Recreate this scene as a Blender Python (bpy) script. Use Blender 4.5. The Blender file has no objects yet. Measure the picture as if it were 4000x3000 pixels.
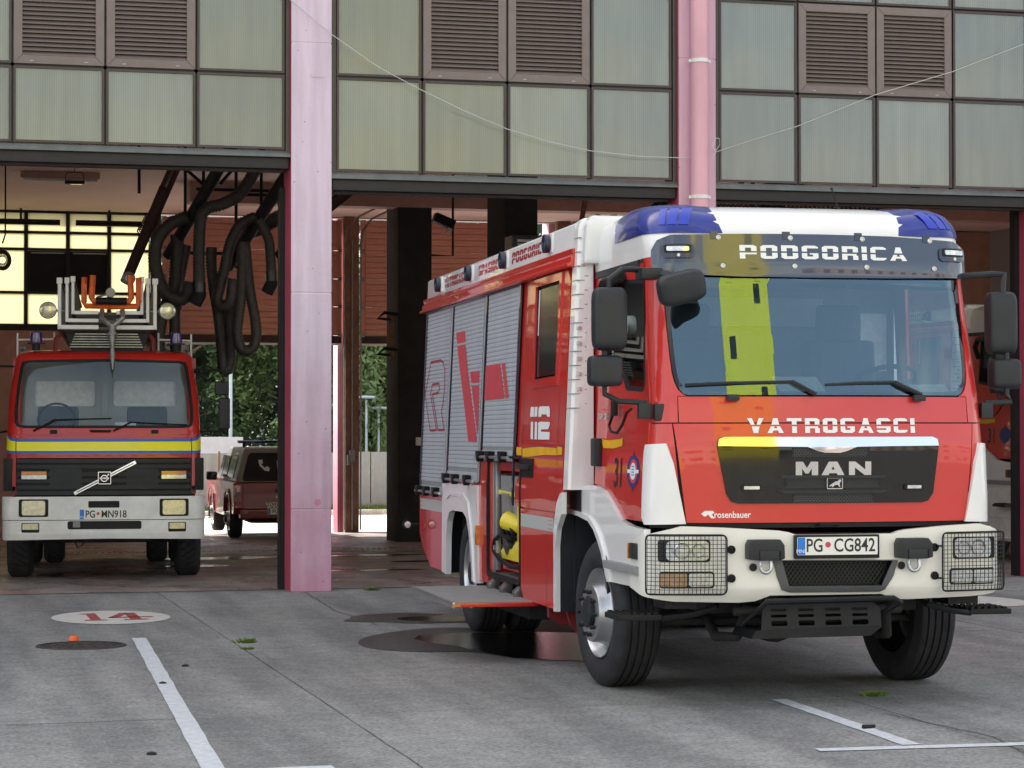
import bpy, bmesh, math, random
from mathutils import Vector, Matrix
from mathutils.geometry import tessellate_polygon
R = math.radians
rnd = random.Random(7)
S = bpy.context.scene
COL = S.collection
# ---------------------------------------------------------------- camera
cd = bpy.data.cameras.new('camera'); cam = bpy.data.objects.new('camera', cd); COL.objects.link(cam)
yaw, pit, rol = .2562, .0169, -.0004
fw = Vector((math.sin(yaw)*math.cos(pit), math.cos(yaw)*math.cos(pit), math.sin(pit)))
rt = Vector((math.cos(yaw), -math.sin(yaw), 0)); up = rt.cross(fw)
r2 = rt*math.cos(rol)+up*math.sin(rol); u2 = -rt*math.sin(rol)+up*math.cos(rol)
m = Matrix((r2, u2, -fw)).transposed().to_4x4(); m.translation = Vector((-2.0067, -24.156, 1.7547))
cam.matrix_world = m
cd.sensor_width = 36; cd.lens = 36*9097.8/4000; cd.clip_start = .1; cd.clip_end = 1500
S.camera = cam
S.cycles.max_bounces = 14; S.cycles.diffuse_bounces = 9; S.cycles.glossy_bounces = 6; S.cycles.transparent_max_bounces = 16
# ---------------------------------------------------------------- world, sun, exposure
SUN_EL, SUN_AZ = R(45), R(-32)          # the sun stands behind the station, a little to the left
W = bpy.data.worlds.new('World'); S.world = W; W.use_nodes = True
nt = W.node_tree; bg = nt.nodes['Background']
sky = nt.nodes.new('ShaderNodeTexSky'); sky.sky_type = 'NISHITA'; sky.sun_disc = False
sky.sun_elevation = SUN_EL; sky.sun_rotation = SUN_AZ; sky.air_density = 1.0; sky.dust_density = 2.0; sky.ozone_density = 1.0
tc = nt.nodes.new('ShaderNodeTexCoord'); mp = nt.nodes.new('ShaderNodeMapping'); mp.inputs['Scale'].default_value = (1, 1, 2.6)
nz = nt.nodes.new('ShaderNodeTexNoise'); nz.inputs['Scale'].default_value = 2.1; nz.inputs['Detail'].default_value = 7; nz.inputs['Roughness'].default_value = .6
cr = nt.nodes.new('ShaderNodeValToRGB'); cr.color_ramp.elements[0].position = .50; cr.color_ramp.elements[1].position = .76; cr.color_ramp.elements[0].color = (.22, .22, .22, 1)
mx = nt.nodes.new('ShaderNodeMix'); mx.data_type = 'RGBA'; mx.inputs[7].default_value = (9.3, 8.5, 7.3, 1)
nt.links.new(tc.outputs['Generated'], mp.inputs[0]); nt.links.new(mp.outputs[0], nz.inputs['Vector']); nt.links.new(nz.outputs['Fac'], cr.inputs[0])
nt.links.new(cr.outputs[0], mx.inputs[0]); nt.links.new(sky.outputs[0], mx.inputs[6]); nt.links.new(mx.outputs[2], bg.inputs[0])
bg.inputs[1].default_value = .13
sd_ = bpy.data.lights.new('sun', 'SUN'); sd_.energy = 4.9; sd_.angle = R(.55); sd_.color = (1, .95, .87)
sun = bpy.data.objects.new('sun', sd_); COL.objects.link(sun)
sdir = Vector((math.sin(SUN_AZ)*math.cos(SUN_EL), math.cos(SUN_AZ)*math.cos(SUN_EL), math.sin(SUN_EL)))
sun.rotation_euler = sdir.to_track_quat('Z', 'Y').to_euler()
vs = S.view_settings; vs.view_transform = 'Standard'; vs.look = 'None'; vs.gamma = 1; vs.exposure = 1.3
try: vs.use_curve_mapping = False
except Exception: pass
# ---------------------------------------------------------------- materials
MATS = {}
def mat(name, col, rough=.5, metal=0, coat=0, var=.0, vs_=6, bump=0, bs=60, spec=.5, trans=0, emit=None, stretch=None, coat_r=.03):
    if name in MATS: return MATS[name]
    m = bpy.data.materials.new(name); m.use_nodes = True; n = m.node_tree; b = n.nodes['Principled BSDF']
    b.inputs['Base Color'].default_value = (*col, 1); b.inputs['Roughness'].default_value = rough; b.inputs['Metallic'].default_value = metal
    b.inputs['Coat Weight'].default_value = coat; b.inputs['Coat Roughness'].default_value = coat_r; b.inputs['Specular IOR Level'].default_value = spec
    if trans: b.inputs['Transmission Weight'].default_value = trans
    if emit: b.inputs['Emission Color'].default_value = (*emit[0], 1); b.inputs['Emission Strength'].default_value = emit[1]
    if var or bump:
        t = n.nodes.new('ShaderNodeTexCoord'); mpn = n.nodes.new('ShaderNodeMapping'); n.links.new(t.outputs['Object'], mpn.inputs[0])
        if stretch: mpn.inputs['Scale'].default_value = stretch
    if var:
        a = n.nodes.new('ShaderNodeTexNoise'); a.inputs['Scale'].default_value = vs_; a.inputs['Detail'].default_value = 6; a.inputs['Roughness'].default_value = .65
        n.links.new(mpn.outputs[0], a.inputs['Vector'])
        h = n.nodes.new('ShaderNodeMix'); h.data_type = 'RGBA'; h.blend_type = 'MIX'
        h.inputs[6].default_value = (*[c*(1-var) for c in col], 1); h.inputs[7].default_value = (*[min(1, c*(1+var)) for c in col], 1)
        q = n.nodes.new('ShaderNodeMapRange'); q.inputs[1].default_value = .3; q.inputs[2].default_value = .7
        n.links.new(a.outputs['Fac'], q.inputs[0]); n.links.new(q.outputs[0], h.inputs[0]); n.links.new(h.outputs[2], b.inputs['Base Color'])
    if bump:
        a = n.nodes.new('ShaderNodeTexNoise'); a.inputs['Scale'].default_value = bs; a.inputs['Detail'].default_value = 5
        n.links.new(mpn.outputs[0], a.inputs['Vector'])
        k = n.nodes.new('ShaderNodeBump'); k.inputs['Strength'].default_value = bump; k.inputs['Distance'].default_value = .01
        n.links.new(a.outputs['Fac'], k.inputs['Height']); n.links.new(k.outputs[0], b.inputs['Normal'])
    MATS[name] = m; return m
def glass(name, tint, ior=1.9, clear=.9, rough=0.0, gl=(1, 1, 1)):
    m = bpy.data.materials.new(name); m.use_nodes = True; n = m.node_tree; n.nodes.clear()
    o = n.nodes.new('ShaderNodeOutputMaterial'); mi = n.nodes.new('ShaderNodeMixShader'); f = n.nodes.new('ShaderNodeFresnel'); f.inputs[0].default_value = ior
    t = n.nodes.new('ShaderNodeBsdfTransparent'); t.inputs[0].default_value = (*[c*clear for c in tint], 1)
    g = n.nodes.new('ShaderNodeBsdfGlossy'); g.inputs['Roughness'].default_value = rough; g.inputs[0].default_value = (*gl, 1)
    n.links.new(f.outputs[0], mi.inputs[0]); n.links.new(t.outputs[0], mi.inputs[1]); n.links.new(g.outputs[0], mi.inputs[2]); n.links.new(mi.outputs[0], o.inputs[0])
    MATS[name] = m; return m
def translucent(name, col, ribs=45, k=.75):
    m = bpy.data.materials.new(name); m.use_nodes = True; n = m.node_tree; n.nodes.clear()
    o = n.nodes.new('ShaderNodeOutputMaterial'); mi = n.nodes.new('ShaderNodeMixShader'); mi.inputs[0].default_value = k
    d = n.nodes.new('ShaderNodeBsdfDiffuse'); t = n.nodes.new('ShaderNodeBsdfTranslucent')
    tc = n.nodes.new('ShaderNodeTexCoord'); w = n.nodes.new('ShaderNodeTexWave'); w.inputs['Scale'].default_value = ribs/ math.tau*2; w.bands_direction = 'X'
    h = n.nodes.new('ShaderNodeMix'); h.data_type = 'RGBA'; h.inputs[6].default_value = (*[c*.72 for c in col], 1); h.inputs[7].default_value = (*col, 1)
    n.links.new(tc.outputs['Object'], w.inputs[0]); n.links.new(w.outputs['Fac'], h.inputs[0])
    n.links.new(h.outputs[2], d.inputs[0]); n.links.new(h.outputs[2], t.inputs[0])
    n.links.new(d.outputs[0], mi.inputs[1]); n.links.new(t.outputs[0], mi.inputs[2]); n.links.new(mi.outputs[0], o.inputs[0])
    MATS[name] = m; return m
M = MATS
mat('red', (.56, .016, .010), .38, coat=.75, var=.05, vs_=1.5)
mat('red_dull', (.42, .014, .014), .4, coat=.5, var=.08)
mat('red_dark', (.2, .014, .016), .45, coat=.3, var=.1)
mat('white', (.80, .80, .79), .4, coat=.8, var=.03, vs_=2)
mat('white_warm', (.80, .79, .73), .45, coat=.5, var=.04, vs_=3)
mat('white_worn', (.74, .75, .73), .5, coat=.3, var=.12, vs_=5)
mat('black', (.012, .013, .015), .5, var=.2, spec=.25)
mat('black_plastic', (.020, .023, .027), .45, var=.15, vs_=8, spec=.35, bump=.1, bs=300)
mat('grey_plastic', (.075, .08, .085), .5, var=.12, bump=.1, bs=200)
mat('mid_grey', (.25, .26, .26), .55, var=.12)
mat('black_gloss', (.008, .008, .009), .035, spec=.5)
mat('rubber', (.030, .030, .034), .75, var=.3, spec=.3, vs_=9, bump=.15, bs=120)
mat('under', (.022, .021, .021), .8, var=.4, vs_=7, bump=.3)
mat('alu', (.55, .56, .57), .32, .9, var=.1, vs_=4)
mat('alu_slat', (.50, .54, .60), .42, .25, var=.06, vs_=3)
mat('alu_dirty', (.32, .32, .31), .5, .5, var=.3, vs_=6)
mat('chrome', (.62, .63, .65), .07, 1)
mat('navy', (.008, .016, .04), .35, coat=.6)
mat('blue_lens', (.003, .018, .22), .22, coat=.35, var=.25, vs_=5)
mat('blue_led', (.004, .03, .42), .4, coat=.3)
mat('violet_lens', (.05, .02, .16), .2, coat=1)
mat('visor', (.018, .032, .062), .12, coat=1)
mat('lens', (.62, .65, .66), .12, .35, coat=1, var=.3, vs_=30)
mat('lens_yellow', (.66, .62, .42), .15, .3, coat=1, var=.25, vs_=30)
mat('amber', (.62, .20, .02), .2, coat=1, var=.2, vs_=30)
mat('tail_red', (.5, .02, .02), .2, coat=1)
mat('yellow_paint', (.78, .62, .02), .4, coat=.4, var=.05)
mat('yellow_mark', (.74, .40, .01), .5, var=.1)
mat('stripe_yellow', (.95, .88, .01), .35, coat=.3)
mat('stripe_blue', (.01, .14, .62), .35)
mat('purple_edge', (.22, .03, .10), .5)
mat('reflector', (.50, .53, .51), .35, .1)
mat('decal_red', (.55, .06, .08), .5, var=.06)
mat('decal_dark', (.35, .02, .03), .5)
mat('print_white', (.78, .79, .78), .5)
mat('print_black', (.015, .015, .016), .5)
mat('plate_white', (.78, .78, .74), .4)
mat('plate_blue', (.01, .18, .62), .4)
mat('badge_blue', (.01, .03, .16), .5)
mat('sky_blue', (.08, .3, .6), .5)
mat('orange_paint', (.80, .13, .01), .45, var=.25, vs_=12)
mat('seat', (.05, .06, .07), .8, var=.2)
mat('cab_grey', (.16, .18, .19), .7, var=.1)
mat('cab_light', (.42, .45, .44), .7, var=.06)
mat('paper', (.92, .93, .88), .6, var=.2, vs_=14)
mat('pink', (.66, .36, .45), .75, var=.12, vs_=1.6, bump=.25, bs=25)
mat('pink_light', (.72, .53, .61), .75, bump=.3, bs=25)
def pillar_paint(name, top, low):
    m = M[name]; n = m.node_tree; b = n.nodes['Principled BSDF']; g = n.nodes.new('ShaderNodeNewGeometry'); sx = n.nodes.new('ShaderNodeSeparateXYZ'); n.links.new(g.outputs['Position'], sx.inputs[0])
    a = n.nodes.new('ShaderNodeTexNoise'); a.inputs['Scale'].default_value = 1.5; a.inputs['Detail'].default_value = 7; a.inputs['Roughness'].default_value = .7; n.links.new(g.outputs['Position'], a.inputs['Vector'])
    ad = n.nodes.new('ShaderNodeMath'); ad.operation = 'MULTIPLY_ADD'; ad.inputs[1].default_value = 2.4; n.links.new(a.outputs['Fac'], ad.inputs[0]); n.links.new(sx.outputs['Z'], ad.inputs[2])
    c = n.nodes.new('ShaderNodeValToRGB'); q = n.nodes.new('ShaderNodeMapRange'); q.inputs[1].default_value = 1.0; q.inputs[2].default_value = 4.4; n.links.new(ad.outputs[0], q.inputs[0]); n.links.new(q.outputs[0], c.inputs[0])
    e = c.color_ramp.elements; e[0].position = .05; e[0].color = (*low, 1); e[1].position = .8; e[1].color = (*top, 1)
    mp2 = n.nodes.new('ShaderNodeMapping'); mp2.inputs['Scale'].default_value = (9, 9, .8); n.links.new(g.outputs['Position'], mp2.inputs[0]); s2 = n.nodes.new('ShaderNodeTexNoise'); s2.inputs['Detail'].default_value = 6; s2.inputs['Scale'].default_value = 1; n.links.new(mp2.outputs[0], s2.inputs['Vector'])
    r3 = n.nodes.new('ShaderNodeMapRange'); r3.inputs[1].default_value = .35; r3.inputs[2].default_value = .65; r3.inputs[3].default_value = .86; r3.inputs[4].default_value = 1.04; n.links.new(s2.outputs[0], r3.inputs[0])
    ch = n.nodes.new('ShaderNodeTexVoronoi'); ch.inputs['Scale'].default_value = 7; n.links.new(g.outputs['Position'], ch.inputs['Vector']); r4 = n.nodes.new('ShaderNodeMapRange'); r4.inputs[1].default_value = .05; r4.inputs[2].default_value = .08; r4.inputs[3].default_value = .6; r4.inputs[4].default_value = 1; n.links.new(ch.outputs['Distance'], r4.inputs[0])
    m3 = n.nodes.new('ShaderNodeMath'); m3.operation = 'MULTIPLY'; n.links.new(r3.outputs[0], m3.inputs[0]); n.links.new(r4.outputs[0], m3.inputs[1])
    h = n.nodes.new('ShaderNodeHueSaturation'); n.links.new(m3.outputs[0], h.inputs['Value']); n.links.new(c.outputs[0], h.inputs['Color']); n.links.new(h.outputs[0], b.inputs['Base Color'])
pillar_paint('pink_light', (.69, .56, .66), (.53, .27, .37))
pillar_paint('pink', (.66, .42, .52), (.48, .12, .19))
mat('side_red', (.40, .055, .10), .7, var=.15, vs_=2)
mat('pipe_pink', (.70, .38, .43), .5, var=.14, vs_=2.5, bump=.15, bs=18, stretch=(1, 1, .3))
mat('salmon', (.66, .32, .24), .6, var=.08, vs_=3)
mat('salmon_dull', (.50, .29, .23), .65, var=.14, vs_=3)
mat('ceiling', (.88, .69, .62), .85, var=.06, vs_=.8, bump=.15, bs=10)
mat('brown_frame', (.052, .038, .034), .45, var=.12, vs_=6)
mat('louvre', (.19, .15, .135), .5, var=.10, vs_=5)
mat('sill', (.12, .13, .125), .4, .3, var=.2, vs_=5)
mat('dark_frame', (.02, .017, .017), .6, var=.2)
mat('rust_dark', (.06, .032, .024), .8, var=.35, vs_=8)
mat('rust', (.22, .10, .06), .8, var=.4, vs_=14)
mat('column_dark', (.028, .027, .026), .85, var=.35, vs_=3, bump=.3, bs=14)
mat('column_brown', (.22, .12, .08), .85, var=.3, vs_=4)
mat('steel', (.22, .22, .21), .35, .8, var=.3, vs_=10)
mat('duct', (.09, .09, .09), .35, .7, var=.25, vs_=7)
mat('hose', (.075, .068, .062), .5, var=.25, vs_=12)
mat('cable', (.55, .55, .52), .7)
mat('marking', (.50, .53, .56), .8, var=.2, vs_=18, bump=.2)
mat('marking_old', (.50, .49, .46), .85, var=.12, vs_=7, bump=.2)
mat('mark_red', (.30, .06, .05), .8, var=.12, vs_=10)
mat('iron', (.065, .058, .060), .6, .5, var=.25, vs_=10, bump=.3, bs=30)
mat('fence_grey', (.30, .33, .35), .5, .2, var=.08, vs_=3)
mat('lamp_blue', (.45, .58, .66), .5)
mat('wall_white', (.62, .66, .70), .7, var=.06)
mat('bark', (.10, .07, .05), .9, var=.3, bump=.4, bs=20)
mat('weed', (.10, .17, .03), .8, var=.3)
mat('grass', (.12, .18, .04), .9, var=.35, vs_=30)
mat('yellow_wall', (.82, .70, .05), .7, var=.05, vs_=.5)
mat('far_pink', (.60, .46, .42), .8, var=.06, vs_=.3)
mat('far_white', (.62, .62, .60), .8, var=.06, vs_=.3)
mat('far_grey', (.35, .36, .37), .8, var=.1, vs_=.3)
mat('window_dark', (.015, .018, .022), .08, spec=.5)
mat('crew_glass', (.008, .009, .010), .12, spec=.35)
mat('canopy_grey', (.26, .25, .23), .4, coat=.4)
mat('pickup_red', (.26, .012, .016), .35, coat=.7)
mat('amber_dull', (.42, .26, .14), .2, coat=1, var=.25, vs_=30)
glass('windshield', (.66, .84, .92), 2.35, .72, gl=(.55, .84, 1.0))
glass('windshield_old', (.92, .97, .97), 1.6, .95, gl=(.7, .9, 1))
glass('door_glass', (.45, .5, .5), 1.6, .5)
glass('dark_glass', (.12, .13, .14), 1.5, .5)
translucent('back_pane', (.86, .82, .62), 50, .8)
# the grey-green ribbed glass of the facade: satin gloss over vertical ribs
def ribbed():
    m = mat('ribbed_glass', (.34, .40, .36), .22, coat=1, coat_r=.13, spec=.7)
    n = m.node_tree; b = n.nodes['Principled BSDF']
    tc = n.nodes.new('ShaderNodeTexCoord'); w = n.nodes.new('ShaderNodeTexWave'); w.bands_direction = 'X'; w.inputs['Scale'].default_value = 13.5
    w.inputs['Distortion'].default_value = .05
    nz = n.nodes.new('ShaderNodeTexNoise'); nz.inputs['Scale'].default_value = 1.1; nz.inputs['Detail'].default_value = 4
    c = n.nodes.new('ShaderNodeValToRGB'); e = c.color_ramp.elements; e[0].position = .25; e[0].color = (.27, .345, .36, 1); e[1].position = .75; e[1].color = (.40, .41, .31, 1)
    x = n.nodes.new('ShaderNodeMix'); x.data_type = 'RGBA'; x.blend_type = 'MULTIPLY'; x.inputs[0].default_value = 1
    r2_ = n.nodes.new('ShaderNodeMapRange'); r2_.inputs[3].default_value = .60; r2_.inputs[4].default_value = 1.05
    n.links.new(tc.outputs['Object'], w.inputs[0]); n.links.new(tc.outputs['Object'], nz.inputs[0]); n.links.new(nz.outputs[0], c.inputs[0])
    n.links.new(w.outputs['Fac'], r2_.inputs[0]); n.links.new(c.outputs[0], x.inputs[6]); n.links.new(r2_.outputs[0], x.inputs[7]); n.links.new(x.outputs[2], b.inputs['Base Color'])
    b.inputs['Coat IOR'].default_value = 1.85
    k = n.nodes.new('ShaderNodeBump'); k.inputs['Strength'].default_value = .25; k.inputs['Distance'].default_value = .004
    n.links.new(w.outputs['Fac'], k.inputs['Height']); n.links.new(k.outputs[0], b.inputs['Normal']); n.links.new(k.outputs[0], b.inputs['Coat Normal'])
    oi = n.nodes.new('ShaderNodeObjectInfo'); hs = n.nodes.new('ShaderNodeHueSaturation'); mr = n.nodes.new('ShaderNodeMapRange'); mr.inputs[3].default_value = .82; mr.inputs[4].default_value = 1.16
    n.links.new(oi.outputs['Random'], mr.inputs[0]); n.links.new(mr.outputs[0], hs.inputs['Value']); n.links.new(x.outputs[2], hs.inputs['Color']); n.links.new(hs.outputs[0], b.inputs['Base Color'])
    # rain streaks running down from the top edge
    ns = n.nodes.new('ShaderNodeTexNoise'); ns.inputs['Scale'].default_value = 9; ns.inputs['Detail'].default_value = 5; mp2 = n.nodes.new('ShaderNodeMapping'); mp2.inputs['Scale'].default_value = (1, 1, .09)
    gp_ = n.nodes.new('ShaderNodeNewGeometry'); n.links.new(gp_.outputs['Position'], mp2.inputs[0]); n.links.new(mp2.outputs[0], ns.inputs[0])
    st_ = n.nodes.new('ShaderNodeMapRange'); st_.inputs[1].default_value = .35; st_.inputs[2].default_value = .7; st_.inputs[3].default_value = .80; st_.inputs[4].default_value = 1.08
    n.links.new(ns.outputs[0], st_.inputs[0]); h2 = n.nodes.new('ShaderNodeHueSaturation'); n.links.new(st_.outputs[0], h2.inputs['Value']); n.links.new(hs.outputs[0], h2.inputs['Color']); n.links.new(h2.outputs[0], b.inputs['Base Color'])
    # thin plastic: a part of the daylight passes through it into the hall
    o_ = n.nodes['Material Output']; tl_ = n.nodes.new('ShaderNodeBsdfTranslucent'); tl_.inputs[0].default_value = (.75, .80, .72, 1); ms_ = n.nodes.new('ShaderNodeMixShader'); ms_.inputs[0].default_value = .45
    n.links.new(b.outputs[0], ms_.inputs[1]); n.links.new(tl_.outputs[0], ms_.inputs[2]); n.links.new(ms_.outputs[0], o_.inputs[0])
ribbed()
# concrete with coarse grain, stains, and wet floors
def concrete(name, c0, c1, rough=.85, grain=1, wet=0, blot=.7, red=0):
    m = mat(name, c0, rough); n = m.node_tree; b = n.nodes['Principled BSDF']
    tc = n.nodes.new('ShaderNodeTexCoord')
    geo = n.nodes.new('ShaderNodeNewGeometry')
    def noise(s, d=6, r=.6):
        a = n.nodes.new('ShaderNodeTexNoise'); a.inputs['Scale'].default_value = s; a.inputs['Detail'].default_value = d; a.inputs['Roughness'].default_value = r
        n.links.new(geo.outputs['Position'], a.inputs['Vector']); return a
    big = noise(blot, 7, .65); mid = noise(7, 5); fine = noise(34, 4, .8)
    def ramp(src, p0, a, p1, b_):
        c = n.nodes.new('ShaderNodeValToRGB'); c.color_ramp.elements[0].position = p0; c.color_ramp.elements[0].color = (*a, 1)
        c.color_ramp.elements[1].position = p1; c.color_ramp.elements[1].color = (*b_, 1); n.links.new(src.outputs[0], c.inputs[0]); return c
    def mul(a, b_, f=1.0, t='MULTIPLY'):
        x = n.nodes.new('ShaderNodeMix'); x.data_type = 'RGBA'; x.blend_type = t; x.inputs[0].default_value = f
        n.links.new(a, x.inputs[6]); n.links.new(b_, x.inputs[7]); return x.outputs[2]
    base = ramp(big, .33, c0, .68, c1)
    g = ramp(fine, .36, (.52, .52, .52), .62, (1.28, 1.28, 1.28)); mm = ramp(mid, .35, (.82, .82, .82), .65, (1.1, 1.1, 1.1))
    o = mul(mul(base.outputs[0], mm.outputs[0]), g.outputs[0], grain)
    ms = n.nodes.new('ShaderNodeMapping'); ms.inputs['Scale'].default_value = (2.2, .22, 1); n.links.new(geo.outputs['Position'], ms.inputs[0])
    tr = n.nodes.new('ShaderNodeTexNoise'); tr.inputs['Scale'].default_value = 1.0; tr.inputs['Detail'].default_value = 6; n.links.new(ms.outputs[0], tr.inputs['Vector'])
    o = mul(o, ramp(tr, .38, (.74, .74, .75), .60, (1.06, 1.06, 1.05)).outputs[0])
    sp = ramp(noise(2.6, 3, .5), .22, (.35, .34, .33), .30, (1, 1, 1)); o = mul(o, sp.outputs[0])
    oi = n.nodes.new('ShaderNodeObjectInfo'); hv = n.nodes.new('ShaderNodeMapRange'); hv.inputs[3].default_value = .93; hv.inputs[4].default_value = 1.07
    n.links.new(oi.outputs['Random'], hv.inputs[0]); hh = n.nodes.new('ShaderNodeHueSaturation'); n.links.new(hv.outputs[0], hh.inputs['Value']); n.links.new(o, hh.inputs['Color']); o = hh.outputs[0]
    if red:
        rr = ramp(noise(.9, 5), .42, (1, 1, 1), .6, (1.0, .62, .60)); o = mul(o, rr.outputs[0], red)
    n.links.new(o, b.inputs['Base Color'])
    bmp = n.nodes.new('ShaderNodeBump'); bmp.inputs['Strength'].default_value = .55*grain; bmp.inputs['Distance'].default_value = .012
    n.links.new(fine.outputs[0], bmp.inputs['Height']); n.links.new(bmp.outputs[0], b.inputs['Normal'])
    if wet:
        w = ramp(noise(1.3, 6, .6), .40, (.25,)*3, .60, (rough,)*3); n.links.new(w.outputs[0], b.inputs['Roughness'])
    return m
concrete('apron', (.205, .212, .210), (.275, .277, .270))
concrete('floor', (.24, .22, .21), (.40, .38, .36), .6, .5, wet=1, blot=1.1, red=.8)
concrete('yard', (.52, .50, .46), (.62, .60, .56), .85, .6)
mat('puddle', (.014, .014, .014), .10, spec=.9, bump=.5, bs=38)
concrete('damp', (.055, .055, .055), (.085, .084, .082), .45)
concrete('asphalt', (.17, .168, .165), (.22, .218, .21))
mat('joint', (.05, .05, .045), .9)
# ---------------------------------------------------------------- mesh helpers
class MB:
    def pillow(s, x0, x1, y0, y1, z0, z1, e=.32, n=18):
        c = Vector(((x0+x1)/2, (y0+y1)/2, (z0+z1)/2)); h = Vector((x1-x0, y1-y0, z1-z0))/2; vs_ = []; f = lambda v, k: math.copysign(abs(v)**k, v)
        for j in range(n+1):
            p = -math.pi/2+math.pi*j/n
            for i in range(2*n): t = math.tau*i/(2*n)+.001; vs_.append((c.x+h.x*f(math.cos(p), e)*f(math.cos(t), e), c.y+h.y*f(math.sin(p), .6), c.z+h.z*f(math.cos(p), e)*f(math.sin(t), e)))
        m_ = 2*n; return s.add(vs_, [(j*m_+i, j*m_+(i+1) % m_, (j+1)*m_+(i+1) % m_, (j+1)*m_+i) for j in range(n) for i in range(m_)])
    def __init__(s): s.v = []; s.f = []
    def add(s, vs_, fs):
        k = len(s.v); s.v += [tuple(p) for p in vs_]; s.f += [tuple(i+k for i in f) for f in fs]; return s
    def box(s, x0, x1, y0, y1, z0, z1):
        return s.add([(x0,y0,z0),(x1,y0,z0),(x1,y1,z0),(x0,y1,z0),(x0,y0,z1),(x1,y0,z1),(x1,y1,z1),(x0,y1,z1)],
                     [(0,3,2,1),(4,5,6,7),(0,1,5,4),(1,2,6,5),(2,3,7,6),(3,0,4,7)])
    def prism(s, poly, ax, a0, a1):
        """poly in the two other axes; extruded along ax from a0 to a1"""
        def P(p, a): return {'x': (a, p[0], p[1]), 'y': (p[0], a, p[1]), 'z': (p[0], p[1], a)}[ax]
        n = len(poly); vs_ = [P(p, a0) for p in poly]+[P(p, a1) for p in poly]
        return s.add(vs_, [tuple(range(n))[::-1], tuple(range(n, 2*n))]+[(i, (i+1) % n, n+(i+1) % n, n+i) for i in range(n)])
    def cyl(s, p0, p1, r0, r1=None, n=12, cap=True):
        r1 = r0 if r1 is None else r1; p0 = Vector(p0); p1 = Vector(p1); d = (p1-p0).normalized()
        a = d.orthogonal().normalized(); b = d.cross(a); vs_ = []
        for p, r in ((p0, r0), (p1, r1)):
            for i in range(n):
                t = math.tau*i/n; vs_.append(p+(a*math.cos(t)+b*math.sin(t))*r)
        fs = [(i, (i+1) % n, n+(i+1) % n, n+i) for i in range(n)]
        if cap: fs += [tuple(range(n))[::-1], tuple(range(n, 2*n))]
        return s.add(vs_, fs)
    def tube(s, pts, r, n=8, cap=True, rf=None):
        pts = [Vector(p) for p in pts]; k = len(pts); vs_ = []; a = None
        for i, p in enumerate(pts):
            d = (pts[min(i+1, k-1)]-pts[max(i-1, 0)]).normalized()
            a = d.orthogonal().normalized() if a is None else (a-d*a.dot(d)).normalized()
            b = d.cross(a); rr = r if rf is None else rf(i)
            for j in range(n):
                t = math.tau*j/n; vs_.append(p+(a*math.cos(t)+b*math.sin(t))*rr)
        fs = [(i*n+j, i*n+(j+1) % n, (i+1)*n+(j+1) % n, (i+1)*n+j) for i in range(k-1) for j in range(n)]
        if cap: fs += [tuple(range(n))[::-1], tuple(range((k-1)*n, k*n))]
        return s.add(vs_, fs)
    def lathe(s, prof, c, axis='x', n=32, closed=False):
        """prof: (radius, height along axis)"""
        vs_ = []; k = len(prof)
        for i in range(n):
            t = math.tau*i/n; ca, sa = math.cos(t), math.sin(t)
            for r, h in prof:
                vs_.append({'x': (c[0]+h, c[1]+r*ca, c[2]+r*sa), 'y': (c[0]+r*ca, c[1]+h, c[2]+r*sa), 'z': (c[0]+r*ca, c[1]+r*sa, c[2]+h)}[axis])
        return s.add(vs_, [(i*k+j, ((i+1) % n)*k+j, ((i+1) % n)*k+j+1, i*k+j+1) for i in range(n) for j in range(k-1)])
    def build(s, name, mt, parent=None, smooth=False, bevel=0, seg=2, loc=None, ang=35):
        me = bpy.data.meshes.new(name); me.from_pydata(s.v, [], s.f)
        bm = bmesh.new(); bm.from_mesh(me); bmesh.ops.recalc_face_normals(bm, faces=bm.faces)
        if bevel:
            es = [e for e in bm.edges if len(e.link_faces) == 2 and e.calc_face_angle(0) > R(25)]
            bmesh.ops.bevel(bm, geom=es, offset=bevel, segments=seg, profile=.7, affect='EDGES', clamp_overlap=True)
        bm.to_mesh(me); bm.free()
        return link(name, me, mt, parent, smooth or bevel > 0, loc, ang)
def link(name, me, mt, parent=None, smooth=False, loc=None, ang=35):
    me.materials.clear(); me.materials.append(M[mt] if isinstance(mt, str) else mt)
    if smooth:
        me.polygons.foreach_set('use_smooth', [True]*len(me.polygons))
        try: me.set_sharp_from_angle(angle=R(ang))
        except Exception: pass
    o = bpy.data.objects.new(name, me); COL.objects.link(o); o.parent = parent
    if loc: o.location = loc
    return o
def thing(name, label, cat, loc=(0, 0, 0), rz=0, group=None):
    o = bpy.data.objects.new(name, None); COL.objects.link(o); o.location = loc; o.rotation_euler = (0, 0, rz); o.empty_display_size = .3
    return tag(o, label, cat, group)
def tag(o, label=None, cat=None, group=None, kind=None):
    if label: o['label'] = label
    if cat: o['category'] = cat
    if group: o['group'] = group
    if kind: o['kind'] = kind
    return o
def dup(o, name=None, parent=None, loc=None, rot=None):
    c = o.copy(); COL.objects.link(c)
    if name: c.name = name
    if parent is not None: c.parent = parent
    if loc is not None: c.location = loc
    if rot is not None: c.rotation_euler = rot
    return c
def kids(o): return [x for x in COL.objects if x.parent is o]
def dup_tree(root):
    ks = {}
    for x in COL.objects:
        if x.parent: ks.setdefault(x.parent.name, []).append(x)
    r = root.copy(); COL.objects.link(r)
    for a in ks.get(root.name, []):
        b = a.copy(); COL.objects.link(b); b.parent = r
        for g in ks.get(a.name, []):
            h = g.copy(); COL.objects.link(h); h.parent = b
    return r
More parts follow.
